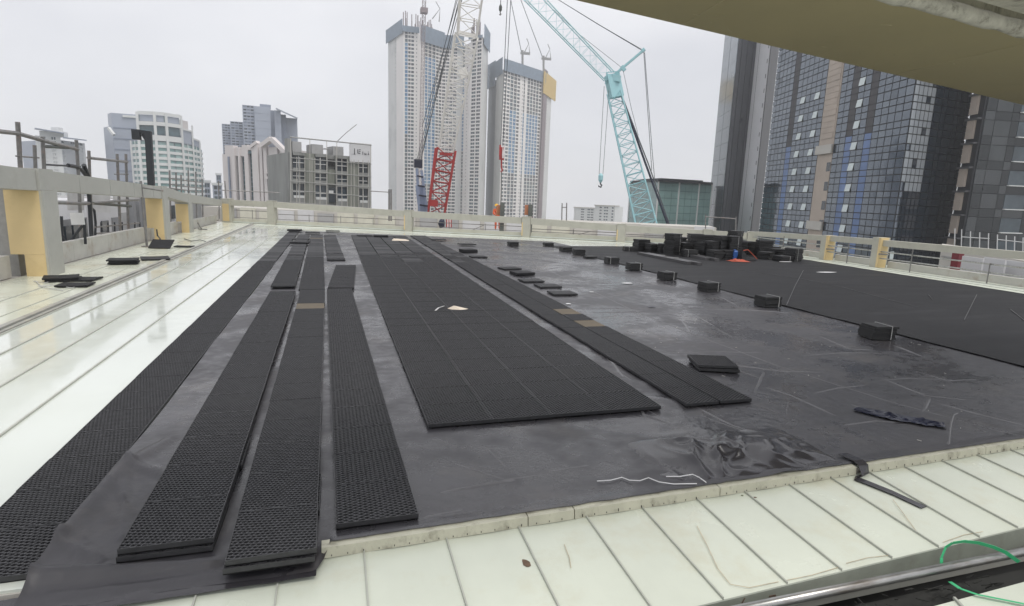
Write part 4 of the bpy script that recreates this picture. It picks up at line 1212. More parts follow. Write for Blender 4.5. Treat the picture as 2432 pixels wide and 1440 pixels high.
# ================================================================== TOWER ONE (tall)
def X4(px, D, py=490): return XY(px, py, D)
ta, tb_, tc_, td, te, tf, tg, th, ti = X4(923, 432), X4(958, 402), X4(990, 403), X4(997, 410), X4(1046, 424), X4(1092, 424), X4(1110, 412), X4(1137, 404), X4(1149, 424)
zt1 = ZT(tb_, 72)
T1 = thing('residential_tower', 'tallest unfinished apartment tower with a concave windowed front behind the red crane', 'tower', (tb_[0], tb_[1], ZB))
W = MB(); G = MB()
z0 = -14.0; NF = 50
facade(W, G, ta, tb_, z0, zt1, NF, [(4.6, 'B', 1), (1, 'S', 1), (4.6, 'B', 0)])
facade(W, G, tb_, tc_, z0, zt1, NF, [(.4, 'B'), (1.3, 'G'), (1.1, 'W'), (1.3, 'W'), (.5, 'B'), (.8, 'S')], filmf=(.45, .92))
facade(W, G, tc_, td, z0, zt1, NF, [(1, 'B')])
facade(W, G, td, te, z0, zt1-3, NF, [(1.2, 'B'), (1, 'G'), (1.2, 'G'), (1.2, 'G'), (1, 'W'), (1, 'W')], filmf=(.2, .9))
facade(W, G, te, tf, z0, zt1-3, NF, [(1, 'W'), (1, 'W'), (1, 'W'), (1.1, 'W'), (1.4, 'B', 1)])
facade(W, G, tf, tg, z0, zt1-2, NF, [(.8, 'G'), (.5, 'B'), (.7, 'S'), (.5, 'B')], filmf=(.4, .8))
facade(W, G, tg, th, z0, zt1, NF, [(.3, 'B'), (1.4, 'W'), (1.3, 'W'), (.2, 'B')])
facade(W, G, th, ti, z0, zt1, NF, [(1, 'B', 1)])
W.build('facade', [m_towerwall, m_towergrey], T1)
G.build('windows', GM, T1, kind='stuff')
plan = [ta, tb_, tc_, td, te, tf, tg, th, ti]
def inset(poly, k):
    cx_ = sum(p[0] for p in poly)/len(poly); cy_ = sum(p[1] for p in poly)/len(poly)
    return [(p[0]+(cx_-p[0])*k, p[1]+(cy_-p[1])*k) for p in poly]
back = [X4(1150, 446), X4(923, 452)]
def push(poly, k=2.0):
    out = []
    for p in poly:
        L = math.hypot(p[0], p[1]); out.append((p[0]*(L+k)/L, p[1]*(L+k)/L))
    return out
b = MB(); b.prism(push(plan)+back, ZB, zt1-4); b.build('core', m_towergrey, T1)
def screen(a, c, za, zb, off=1.0, th_=.4):
    b = MB(); d, n, L = nrm(a, c); fbox(b, a, c, -.8, L+.8, za, zb, off, off+th_); b.build('safety_screen', m_screen, T1)
screen(ta, tb_, zt1-2, ZT(tb_, 46)); screen(tb_, tc_, zt1-1, ZT(tb_, 62)); screen(td, te, zt1-4, ZT(te, 78)); screen(te, tf, zt1-4, ZT(te, 84)); screen(tg, th, zt1-1, ZT(th, 84)); screen(th, ti, zt1-5, ZT(th, 58))
b = MB()
for k in range(46):
    t = random.random(); q = lerp(plan[1], plan[4], t*.8) if k % 3 else lerp(plan[6], plan[7], t)
    b.bar((q[0], q[1]+6, zt1-4), (q[0], q[1]+6, zt1+random.uniform(5, 14)), .5, .5)
b.build('rebar_columns', m_mast, T1, kind='stuff')
# mast crane in front of tower one
def lattice(root, p, q, w0, w1, n, rc, rl, m_, view=None, nm='chord', nm2='lacing', phase=0, chords=True):
    p = Vector(p); q = Vector(q); d = (q-p).normalized()
    vw = Vector((p.x, p.y, 0)).normalized()
    a = d.cross(vw).normalized(); c = a.cross(d).normalized()
    cs = [(-1, -1), (1, -1), (1, 1), (-1, 1)]
    def node(k, t):
        w = (w0+(w1-w0)*t)/2
        return p.lerp(q, t)+a*cs[k][0]*w+c*cs[k][1]*w
    for k in range(4):
        b = MB(); b.tube([node(k, 0), node(k, 1)], rc, 6); b.build(nm, m_, root)
    b = MB()
    for k in range(4):
        k2 = (k+1) % 4
        for i in range(n):
            t0, t1 = i/n, (i+1)/n
            x, y = (k, k2) if (i+k) % 2 else (k2, k)
            b.tube([node(x, t0), node(y, t1)], rl, 4, False)
            b.tube([node(k, t0), node(k2, t0)], rl, 4, False)
    b.build(nm2, m_, root, kind='stuff')
    return node
mc = thing('tower_crane', 'mauve tower crane mast rising up the front of the tallest tower', 'crane', (X4(997, 396)[0], X4(997, 396)[1], ZB))
lattice(mc, A(995, 560, 396), A(1008, -30, 396), 2.0, 2.0, 70, .25, .10, m_mast)
b = MB(); q = A(1007, 20, 396); b.obox((q.x, q.y), (1, 0), (0, 1), 2.2, 2.2, q.z-3, q.z); b.build('slewing_ring', m_mast, mc)
b = MB(); b.tube([A(1027, 45, 398), A(1045, 21, 398), A(1043, 52, 398)], .35, 5); b.tube([A(1045, 21, 398), A(1035, 4, 398)], .25, 5); b.build('small_jib', m_railgrey, mc)

# ================================================================== TOWER TWO
ua, ub, uc, ud, ue = X4(1153, 452), X4(1170, 436), X4(1186, 420), X4(1279, 458), X4(1298, 482)
zt2 = ZT(uc, 165)
T2 = thing('residential_tower', 'second shorter apartment tower with blue filmed windows and a yellow net', 'tower', (uc[0], uc[1], ZB))
W = MB(); G = MB(); NF2 = 40
facade(W, G, ua, ub, z0, zt2-4, NF2, [(1, 'B', 2)])
facade(W, G, ub, uc, z0, zt2, NF2, [(1, 'B', 1)])
cols = [(.2, 'B'), (1, 'W'), (1, 'W'), (1.1, 'G'), (1.1, 'G'), (1, 'W'), (.5, 'B'), (.6, 'S'), (.5, 'G'), (.7, 'B'), (1, 'G'), (1, 'G'), (1, 'G'), (1, 'G'), (1, 'W'), (.6, 'B')]
facade(W, G, uc, ud, z0, zt2, NF2, cols, filmf=(.32, .74))
facade(W, G, ud, ue, z0, zt2-6, NF2, [(3, 'B', 1), (1, 'S', 1), (3, 'B', 1)])
W.build('facade', [m_towerwall, m_towergrey, m_towerdgrey], T2)
G.build('windows', GM, T2, kind='stuff')
b = MB(); b.prism(push([ua, ub, uc, ud, ue])+[X4(1296, 500), X4(1155, 470)], ZB, zt2-5); b.build('core', m_towergrey, T2)
T1_ = T1; T1 = T2
screen(ub, uc, zt2-3, ZT(uc, 137)); screen(uc, ud, zt2-1, ZT(uc, 140)); screen(ua, ub, zt2-8, ZT(ub, 145))
b = MB(); frect(b, ud, ue, 1288, 180, 1317, 232, .6, 1.4); b.build('safety_net', m_yellownet, T2)
b = MB(); frect(b, ud, ue, 1283, 160, 1291, 540, .2, .9); b.build('hoist_mast', m_mast, T2)
for (mx, y0, y1, lab, cx0) in ((1241, 150, 112, 'small grey luffing crane on the roof of the second tower, left one', 1213), (1291, 160, 125, 'small grey luffing crane on the roof of the second tower, right one', 1237)):
    D = 438 if mx < 1260 else 456
    r = thing('roof_crane', lab, 'crane', tuple(A(mx, y0, D)), 'small cranes on the second tower')
    b = MB(); b.tube([A(mx, y0+25, D), A(mx, y1+8, D)], .9, 6); b.build('mast', m_railgrey, r)
    b = MB(); b.bar(A(mx-5, y1+14, D), A(mx+18, y1+16, D), 1.4, 1.6); b.build('deck', m_railgrey, r)
    b = MB(); b.tube([A(mx+4, y1+14, D), A(mx+15, y1-8, D), A(mx+17, y1+14, D)], .35, 5); b.tube([A(mx+15, y1-8, D), A(mx+10, y1-20, D)], .3, 5); b.build('a_frame', m_railgrey, r)
    b = MB(); b.tube([A(mx-3, y1+10, D), A(cx0, 0, D), A(cx0-14, -60, D)], .28, 5); b.build('cable', m_cable, r)

# ================================================================== DARK TOWERS ON THE RIGHT
# slab tower (far part)
ka, kb, kc, kd, ke = XY(1680, 540, 205), XY(1711, 540, 188), XY(1750, 540, 192), XY(1783, 540, 186), XY(1801, 540, 200)
ztk = 92.0
K = thing('slab_tower', 'tall grey slab tower with a light strip of slit windows, left of the dark tower', 'tower', (kb[0], kb[1], ZB))
b = MB(); b.prism(inset([ka, kb, kc, kd, ke, XY(1801, 540, 235), XY(1680, 540, 235)], .012), ZB, ztk); b.build('core', m_slabside, K)
d_, n_, L_ = nrm(ka, kb)
z = -12.0; fh = 4.6
while z < ztk-1:
    b = MB(); fbox(b, ka, kb, .0, L_*.49, z+.08, z+fh, .02, .22); b.build('glass_panel', m_slabglass, K)
    b = MB(); fbox(b, ka, kb, L_*.51, L_*.99, z+.08, z+fh, .02, .22); b.build('glass_panel', m_slabglass, K)
    z += fh
d_, n_, L_ = nrm(kb, kc)
for k in range(6):
    b = MB(); fbox(b, kb, kc, L_*k/6+.06, L_*(k+1)/6-.06, -12, ztk, .02, .25+.12*(k % 2)); b.build('dark_panel', m_slabdark, K)
W = MB(); G = MB()
facade(W, G, kc, kd, -12, ztk, 26, [(2.0, 'B', 0), (.12, 'B', 1), (3.6, 'B', 0), (1.0, 'S', 0), (.3, 'B', 0)], dep=.5, gm=(1,))
W.build('light_cladding', [m_slablight, m_mullion], K); G.build('slit_windows', [m_dark, m_dark, m_dark, m_dark, m_dark], K, kind='stuff')
b = MB(); d_, n_, L_ = nrm(kd, ke); fbox(b, kd, ke, .05, L_, -12, ztk, .02, .25); b.build('side_panel', m_slabside, K)

# main dark curtain wall tower
la, lc, lr = XY(1804, 540, 137), XY(2122, 540, 100), XY(2256, 540, 111)
LT = thing('glass_tower', 'dark glass curtain wall tower with open window panes and blue filmed panels', 'tower', (lc[0], lc[1], ZB))
ZL = 44.0
def off2(a, c, o):
    d, n, L = nrm(a, c); return
b = MB(); b.prism(inset([la, lc, lr, XY(2256, 540, 150), XY(1804, 540, 170)], .006), ZB, ZL); b.build('core', m_mullion, LT)
rows = []
z = -15.0
while z < ZL-1:
    for h, kind in ((1.32, 'tall'), (1.02, 'short'), (.94, 'short')):
        rows.append((z, h, kind)); z += h
cands = []
def face_cells(a, c, spec, tag_):
    d, n, L = nrm(a, c)
    if Vector((-d.y, d.x)).dot(n) < 0: flip = True
    else: flip = False
    tot = sum(s for s, _ in spec); s = 0
    for ci, (w, kind) in enumerate(spec):
        ww = w/tot*L
        for ri, (z, h, rk) in enumerate(rows):
            cands.append((a, c, d, n, s, ww, z, h, rk, kind, ri, ci, tag_))
        s += ww
specL = [(1, 'p')]*5+[(1.25, 'd0')]+[(1.05, 'p'), (1.05, 'o'), (1.05, 'p'), (1.05, 'p'), (1.05, 'p2'), (1.05, 'p')]+[(3.0, 'x')]+[(1, 'p')]*2+[(1.15, 'd')]+[(1, 'o'), (1, 'p')]+[(1.15, 'd')]+[(1, 'p')]*5
face_cells(la, lc, specL, 'L')
specR = [(.85, 'm')]*5+[(1.6, 'p'), (1.0, 'p'), (1.8, 'p'), (1.0, 'p'), (1.4, 'p'), (1.0, 'p')]
face_cells(lc, lr, specR, 'R')
def vis(cd_):
    a, c, d, n, s, ww, z, h = cd_[:8]
    q = Vector(a)+d*(s+ww/2)
    v = np.array([q.x, q.y, z+h/2-CH]); f = v@_F
    return 1216+FOC*(v@_R)/f, 720-FOC*(v@_U)/f, math.hypot(q.x, q.y)
items = []
zfilm = ZT(lerp(la, lc, .6), 330)
for cd_ in cands:
    a, c, d, n, s, ww, z, h, rk, kind, ri, ci, tg_ = cd_
    if kind == 'x': continue
    mt = m_curtain[0] if random.random() < .88 else random.choice(m_curtain)
    nm = 'pane'; lab = None; tilt = 0.0
    if kind in ('o', 'p2') and rk == 'tall':
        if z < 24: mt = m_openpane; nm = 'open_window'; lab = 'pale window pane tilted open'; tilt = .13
    if kind == 'o' and False: pass
    if kind in ('d', 'd0'):
        zf = zfilm if kind == 'd' else ZT(lerp(la, lc, .3), 345)
        if z < zf and z > -11: mt = m_filmblue; nm = 'blue_film_panel'
        else: mt = m_spandrel; nm = 'spandrel_panel'
    if kind == 'm': mt = m_paintrefl if z > ZT(lc, 455) and random.random() < .93 else mt
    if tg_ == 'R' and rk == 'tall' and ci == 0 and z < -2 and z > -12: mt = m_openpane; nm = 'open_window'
    x, y, D = vis(cd_)
    seen = -20 < y < 700 and 1780 < x < 2500 and y > 85+(x-1720)*.235
    items.append((0 if seen else 1, D+abs(y-400)*.02, cd_, mt, nm, lab, tilt))
items.sort(key=lambda t: t[:2])
stuff = {}
paneM = {}
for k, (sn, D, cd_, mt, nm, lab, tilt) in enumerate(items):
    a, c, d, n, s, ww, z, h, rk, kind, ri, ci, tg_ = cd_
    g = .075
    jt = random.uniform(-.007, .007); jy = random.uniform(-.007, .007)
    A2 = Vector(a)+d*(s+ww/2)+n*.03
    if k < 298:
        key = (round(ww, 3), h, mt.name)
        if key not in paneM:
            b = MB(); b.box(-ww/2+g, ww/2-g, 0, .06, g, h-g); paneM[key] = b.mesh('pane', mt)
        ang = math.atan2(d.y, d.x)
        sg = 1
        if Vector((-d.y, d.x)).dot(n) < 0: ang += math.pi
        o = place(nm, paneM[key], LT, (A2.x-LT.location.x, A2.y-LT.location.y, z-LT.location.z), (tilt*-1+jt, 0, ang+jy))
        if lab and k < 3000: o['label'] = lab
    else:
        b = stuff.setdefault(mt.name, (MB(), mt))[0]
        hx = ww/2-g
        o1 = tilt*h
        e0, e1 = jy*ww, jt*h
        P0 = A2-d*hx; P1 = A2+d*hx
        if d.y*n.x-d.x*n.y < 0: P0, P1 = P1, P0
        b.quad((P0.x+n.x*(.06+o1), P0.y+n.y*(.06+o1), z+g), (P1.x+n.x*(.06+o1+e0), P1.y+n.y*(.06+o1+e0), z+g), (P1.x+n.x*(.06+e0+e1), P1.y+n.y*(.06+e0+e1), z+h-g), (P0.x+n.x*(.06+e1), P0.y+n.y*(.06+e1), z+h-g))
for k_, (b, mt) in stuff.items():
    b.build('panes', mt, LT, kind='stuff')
# recessed peach stair strip
d_, n_, L_ = nrm(la, lc)
tot = sum(s for s, _ in specL); i0 = [k for _, k in specL].index('x')
s0 = sum(s for s, _ in specL[:i0])/tot*L_; s1 = s0+3.0/tot*L_
zc0 = ZT(lerp(la, lc, .5), 345)
b = MB(); fbox(b, la, lc, s0+.1, s1-.1, -15, ZL, .02, .10); b.build('stair_wall', m_peach, LT)
b = MB()
for k in range(26):
    t = random.random(); zz = zc0+1+k*.95
    fbox(b, la, lc, s0+.5+random.uniform(-.3, .3), s1-.3-random.uniform(0, .4), zz, zz+.88, .11, .17+.05*random.random())
b.build('hanging_boards', m_peach, LT, kind='stuff')
for zz in (zc0-1.6, ZT(lerp(la, lc, .5), 545)):
    b = MB(); fbox(b, la, lc, s0-.1, s1+.1, zz, zz+1.5, .3, .55); b.build('balcony_front', m_concrete, LT)
for k in range(6):
    zz = zc0-4.6-k*3.28
    b = MB(); fbox(b, la, lc, s1-1.3, s1-.15, zz, zz+1.5, .11, .14); b.build('dark_window', m_win[1], LT)

# right hand wing
ma, mb_, mc_ = XY(2258, 540, 106), XY(2288, 540, 104), XY(2520, 540, 116)
MT = thing('glass_wing', 'dark wing at the right edge with a peach slab strip and white window sills', 'building', (ma[0], ma[1], ZB))
b = MB(); b.prism([ma, mb_, mc_, XY(2520, 540, 150), XY(2258, 540, 150)], ZB, 38); b.build('core', m_mullion, MT)
d_, n_, L_ = nrm(ma, mb_)
d2, n2, L2 = nrm(mb_, mc_)
z = -14.6; k = 0
while z < 36:
    b = MB(); fbox(b, ma, mb_, .15, L_*.62, z+.5, z+3.0, .02, .30); b.build('peach_panel', m_peach, MT)
    b = MB(); fbox(b, ma, mb_, -.1, L_-.1, z+3.02, z+3.26, .02, .55); b.build('slab_edge', m_slabside, MT)
    s = .3
    for w, kd_ in ((1.6, 'p'), (2.6, 'p'), (1.2, 's'), (3.4, 'w'), (2.2, 'p'), (1.4, 's'), (2.2, 'f'), (2.6, 'p'), (2.4, 'f')):
        mt = {'p': random.choice(m_wing), 's': m_wing[2], 'w': m_win[0], 'f': m_filmblue if k < 4 else m_wing[2]}[kd_]
        b = MB(); fbox(b, mb_, mc_, s, s+w-.08, z+.9, z+2.9, .02, .12); b.build('pane', mt, MT)
        b = MB(); fbox(b, mb_, mc_, s, s+w-.08, z-.3, z+.82, .02, .12); b.build('spandrel_panel', random.choice((m_wing[0], m_wing[2], m_wing[2])), MT)
        if kd_ == 'w':
            b = MB(); fbox(b, mb_, mc_, s-.1, s+w+.1, z+.80, z+.92, .12, .5); b.build('window_sill', m_bwhite, MT)
        s += w
    z += 3.28; k += 1
# pale podium, maroon pillar, hoardings to the right beyond the parapet
qa, qb = XY(2236, 600, 40), XY(2560, 640, 30)
PB = thing('podium_block', 'pale concrete roof block beyond the right parapet rails', 'building', (qa[0], qa[1], ZB))
b = MB(); b.prism([qa, qb, (qb[0]+4, qb[1]+2), (qa[0]+4, qa[1]+3)], ZB, ZT(qb, 640)); b.build('walls', m_concrete, PB)
b = MB()
for k in range(4):
    fbox(b, qa, qb, .3, nrm(qa, qb)[2], ZT(qb, 640)-.5-k*.7, ZT(qb, 640)-.42-k*.7, .0, .10)
b.build('ledges', m_railgrey, PB)
for k, (x0, x1, y0, y1) in enumerate(((2336, 2388, 611, 700), (2390, 2440, 618, 720), (2284, 2334, 608, 690))):
    a, c = XY(x0, 640, 27-k*.2), XY(x1, 640, 26.2-k*.2)
    b = MB(); d, n, L = nrm(a, c)
    fbox(b, a, c, 0, L, -2.2, ZT(a, y0), 0, .06)
    b.build('hoarding_panel', m_hoard, org=(a[0], a[1], -2.2), label=['white site hoarding panel right of the maroon pillar, middle one', 'white site hoarding panel at the right edge of the photo', 'white site hoarding panel directly beside the maroon pillar'][k], cat='hoarding', group='white hoarding panels')
a = XY(2273, 620, 29)
b = MB(); b.obox(a, (1, 0), (0, 1), .14, .14, -3, ZT(a, 588)); b.build('maroon_pillar', m_maroon, org=(a[0], a[1], -3), label='maroon painted pillar beyond the right parapet rails', cat='pillar')
b = MB()
RR = thing('white_railing', 'thin white railing on the terrace above the right parapet beam', 'railing', tuple(A(2280, 575, 24)))
for x in (2268, 2284, 2305, 2327, 2348, 2369, 2390, 2410, 2430, 2450):
    y0 = 545+(x-2268)*.12; 
    b = MB(); b.tube([A(x, y0 if x > 2290 else y0-2, 24), A(x-1, y0+45, 24)], .016, 6); b.build('upright', m_hoard, RR)
b = MB(); b.tube([A(2284, 563, 24), A(2350, 567, 24)], .014, 6); b.build('rail', m_hoard, RR)
b = MB(); b.tube([A(2369, 569, 24), A(2470, 580, 24)], .014, 6); b.build('rail', m_hoard, RR)
tubes('scaffold_rail', 'thin grey rail before the grey slab tower', 'scaffold', [('ledger', A(1676, 515, 34), A(1748, 520, 34), .03), ('standard', A(1748, 515, 34), A(1747, 560, 34), .03), ('standard', A(1676, 510, 34), A(1675, 560, 34), .03)], tuple(A(1748, 555, 34)))

# ================================================================== TEAL GLASS BUILDING
ja, jb, jc = XY(1492, 530, 172), XY(1556, 530, 156), XY(1682, 530, 168)
ztj = ZT(jb, 428)
J = thing('glass_office', 'teal glass office block with white vertical mullions behind the turquoise crane', 'office building', (jb[0], jb[1], ZB))
b = MB(); b.prism(inset([ja, jb, jc, XY(1682, 530, 200), XY(1492, 530, 200)], .01), ZB, ztj-.4); b.build('core', m_tealdark, J)
for (a, c, n, m_, nm) in ((ja, jb, 6, m_tealdark, 'shaded_glass_bay'), (jb, jc, 8, m_tealglass, 'glass_bay')):  # left face takes a darker teal, its shade put into the colour
    d, nn, L = nrm(a, c)
    z = -14
    nf = int((ztj-z)/1.9)
    for k in range(n):
        b = MB()
        for f in range(nf):
            fbox(b, a, c, L*k/n+.06, L*(k+1)/n-.06, z+f*1.9+.07, z+f*1.9+1.83, .02, .10+.03*random.random())
        b.build(nm, m_, J)
    for k in range(n+1):
        if nm == 'glass_bay' and k in (0, 3, 6, 8) or nm != 'glass_bay' and k == 0:
            b = MB(); fbox(b, a, c, L*k/n-.14, L*k/n+.14, z, ztj-.3, .02, .35); b.build('mullion', m_bwhite, J)
b = MB(); b.prism([XY(1490, 530, 171), XY(1556, 530, 154.5), XY(1684, 530, 166.5), XY(1684, 530, 200), XY(1490, 530, 200)], ztj-.35, ztj+.15)
b.prism(inset([ja, jb, jc, XY(1682, 530, 200), XY(1492, 530, 200)], .2), ztj+.15, ztj+.7); b.build('roof', m_mullion, J)

# white distant blocks
I = None
for k, (x0, x1, yt, D, lab) in enumerate(((1363, 1432, 494, 520, 'white distant apartment block, left of the pair by the turquoise crane'), (1412, 1459, 489, 500, 'white distant apartment block, right of the pair by the turquoise crane'))):
    a, c = XY(x0, 510, D), XY(x1, 510, D-8)
    r = thing('apartment_block', lab, 'apartment block', (a[0], a[1], ZB), 'white distant blocks')
    W = MB(); G = MB(); zt = ZT(a, yt)
    facade(W, G, a, c, -25, zt, 9, [(2, 'B'), (1.2, 'W'), (.8, 'B'), (1, 'W'), (1, 'W'), (1.4, 'B'), (1, 'W'), (.4, 'B')], wz=(.3, .75))
    d, n, L = nrm(a, c)
    p = [Vector(a), Vector(c), Vector(c)-n*16, Vector(a)-n*16]
    b = MB(); b.prism([(q.x-n.x*.6, q.y-n.y*.6) for q in p], ZB, zt-.05); b.build('core', m_bwhite, r)
    W.build('facade', m_bwhite, r); G.build('windows', m_win, r, kind='stuff')
    b = MB(); fbox(b, a, c, -.5, L+.5, zt, zt+.9, -8, .6); b.build('roof', m_concrete, r)

# ================================================================== LEFT SKYLINE
# faint office tower with slanted roof canopies, far left
fa, fb = XY(58, 390, 330), XY(206, 390, 330)
FT = thing('office_tower', 'faint far left tower with thin slanted roof canopies', 'tower', (fa[0], fa[1], ZB))
W = MB(); G = MB()
a1, a2, a3, a4 = XY(56, 390, 340), XY(90, 390, 326), XY(150, 390, 322), XY(206, 390, 336)
facade(W, G, a1, a2, -20, ZT(a1, 336), 14, [(1, 'B', 1)])
facade(W, G, a2, a3, -20, ZT(a2, 322), 24, [(1.2, 'B', 0), (1, 'W'), (1, 'B'), (.5, 'W'), (.5, 'W'), (1, 'B')], wz=(.2, .85))
facade(W, G, a3, a4, -20, ZT(a3, 333), 24, [(.5, 'W'), (.8, 'B'), (1, 'W'), (1, 'W'), (.3, 'B')], wz=(.2, .85))
W.build('facade', [m_bwhite, m_bgrey], FT); G.build('windows', m_win, FT, kind='stuff')
b = MB(); b.prism(inset([a1, a2, a3, a4, XY(206, 390, 365), XY(56, 390, 365)], .02), ZB, ZT(a1, 338)); b.build('core', m_bwhite, FT)
b = MB(); frect(b, a2, a3, 92, 312, 150, 324, -4, -.5); frect(b, a2, a3, 118, 302, 138, 312, -4, -1); b.build('plant_room', m_bwhite, FT)
b = MB(); b.hexa([A(82, 306, 318), A(152, 318, 318), A(152, 318, 340), A(82, 308, 340), A(82, 303.5, 318), A(152, 315.5, 318), A(152, 316, 340), A(82, 305, 340)]); b.build('roof_canopy', m_bgrey2, FT)
b = MB(); b.hexa([A(150, 328, 318), A(206, 335, 318), A(206, 335, 340), A(150, 329, 340), A(150, 325.5, 318), A(206, 332.5, 318), A(206, 333, 340), A(150, 327, 340)]); b.build('roof_canopy', m_bgrey2, FT)

# blue grey curved tower
ga, gb, gc_ = XY(256, 420, 300), XY(276, 420, 288), XY(345, 420, 286)
GT = thing('office_tower', 'blue grey tower with a chamfered top, left of the white gridded office', 'tower', (gb[0], gb[1], ZB))
zg = ZT(gb, 268)
b = MB(); b.prism([ga, gb, gc_, XY(345, 420, 320), XY(256, 420, 320)], ZB, ZT(ga, 303)); b.build('tower_body', m_bgrey, GT)
b = MB(); b.prism(inset([XY(268, 420, 294), gb, gc_, XY(345, 420, 316), XY(268, 420, 316)], .002), ZT(ga, 303)+.01, ZT(gb, 268)); b.build('tower_top', m_bgrey, GT)
b = MB(); z = -10
while z < zg-3:
    fbox(b, gb, gc_, .3, nrm(gb, gc_)[2]-.3, z, z+.35, .0, .18); z += 4.2
b.build('floor_bands', m_bgrey2, GT, kind='stuff')
b = MB(); frect(b, gb, gc_, 292, 275, 332, 280, .02, .5); b.build('white_band', m_bwhite, GT)
b = MB(); b.bar(A(258, 304, 287), A(271, 321, 284), .9, .9); b.build('white_brace', m_bwhite, GT)

# white gridded office with rounded right corner
pts = [(322, 262), (340, 255), (378, 252), (402, 252), (436, 256), (460, 264), (476, 276), (483, 290)]
hp = [XY(x, 430, D) for x, D in pts]
HT = thing('office_building', 'white gridded office block with teal window bands and a stepped rounded corner', 'office building', (hp[2][0], hp[2][1], ZB))
zr = [ZT(hp[1], 333)]*7
tops = [ZT(hp[1], 333), ZT(hp[1], 266), ZT(hp[1], 266), ZT(hp[1], 266), ZT(hp[1], 266), ZT(hp[5], 298), ZT(hp[5], 330)]
b = MB(); b.prism(inset(hp+[XY(483, 430, 310), XY(322, 430, 310)], .02), ZB, ZT(hp[6], 334)); b.build('core', m_bgrey2, HT)
b = MB(); b.prism(inset([hp[1], hp[2], hp[3], hp[4], XY(440, 430, 300), XY(338, 430, 300)], .02), ZT(hp[6], 334), ZT(hp[1], 272)); b.build('upper_core', m_tealdark, HT)
ncol = [2, 1, 1, 2, 2, 2, 1]
fz0 = -12.0
zbase = ZT(hp[1], 333); nfl = 14; fh = (zbase-fz0)/nfl
for i in range(7):
    a, c = hp[i], hp[i+1]; d, n, L = nrm(a, c)
    for f in range(nfl):
        for k in range(ncol[i]):
            b = MB(); fbox(b, a, c, L*k/ncol[i]+.25, L*(k+1)/ncol[i]-.15, fz0+f*fh+.75, fz0+f*fh+fh-.3, .02, .12)
            b.build('window', random.choice([m_offglass, m_offglass, m_offglass2]), HT)
        b = MB(); fbox(b, a, c, -.05, L+.05, fz0+f*fh-.28, fz0+f*fh+.70, .02, .40+.004*i); b.build('floor_band', m_bwhite, HT)
    if i in (1, 3, 4): pass
    b = MB(); fbox(b, a, c, -.45, .45, fz0, tops[i] if i else zbase, .41, .75+.01*i); b.build('pilaster', m_bwhite, HT)
    if ncol[i] == 2 and i != 3:
        b = MB(); fbox(b, a, c, L/2-.15, L/2+.15, fz0, zbase, .41, .55); b.build('pilaster', m_bwhite, HT)
    if i in (1, 2, 3):
        for (ya, yb) in ((298, 318), (272, 287)):
            z0_, z1_ = ZT(hp[1], yb), ZT(hp[1], ya)
            b = MB(); fbox(b, a, c, .5, L-.4, z0_, z1_, .05, .15); b.build('window', m_win[2] if ya > 280 else m_bgrey, HT)
        for (ya, yb) in ((288, 297), (320, 333), (264, 271)):
            b = MB(); fbox(b, a, c, -.05, L+.05, ZT(hp[1], yb), ZT(hp[1], ya), .02, .6); b.build('floor_band', m_bwhite, HT)
    if i in (4, 5):
        b = MB(); fbox(b, a, c, 0, L, zbase, ZT(hp[1], 300 if i == 4 else 318), .02, .3); b.build('upper_wall', m_bgrey, HT)
        b = MB(); fbox(b, a, c, 0, L, ZT(hp[1], 300 if i == 4 else 318), ZT(hp[1], 296 if i == 4 else 314), .02, .6); b.build('floor_band', m_bwhite, HT)
        if i == 4:
            b = MB(); fbox(b, a, c, 0, L*.7, ZT(hp[1], 296), ZT(hp[1], 275), .02, .3); b.build('upper_wall', m_bpink, HT)
# small distant blocks between
for x0, x1, yt, D, lab, mt in ((484, 500, 434, 320, 'small grey block right of the white gridded office', m_bgrey), (505, 528, 440, 330, 'small pale block left of the gabled white building', m_bgrey), (515, 527, 416, 400, 'slim distant block just left of the gabled white building', m_bgrey2)):
    a, c = XY(x0, 450, D), XY(x1, 450, D)
    r = thing('office_block', lab, 'office block', (a[0], a[1], ZB)); d, n, L = nrm(a, c); zt = ZT(a, yt)
    W = MB(); G = MB(); facade(W, G, a, c, -15, zt, 7, [(.3, 'B'), (1, 'W'), (1, 'W'), (.3, 'B')], wz=(.2, .85)); W.build('facade', mt, r); G.build('windows', m_win, r, kind='stuff')
    b = MB(); q = [Vector(a)-n*.6, Vector(c)-n*.6, Vector(c)-n*14, Vector(a)-n*14]; b.prism([(v.x, v.y) for v in q], ZB, zt-.1); b.build('core', mt, r)
    b = MB(); fbox(b, a, c, -.4, L+.4, zt, zt+1.2, -8, .4); b.build('parapet', m_bwhite, r)

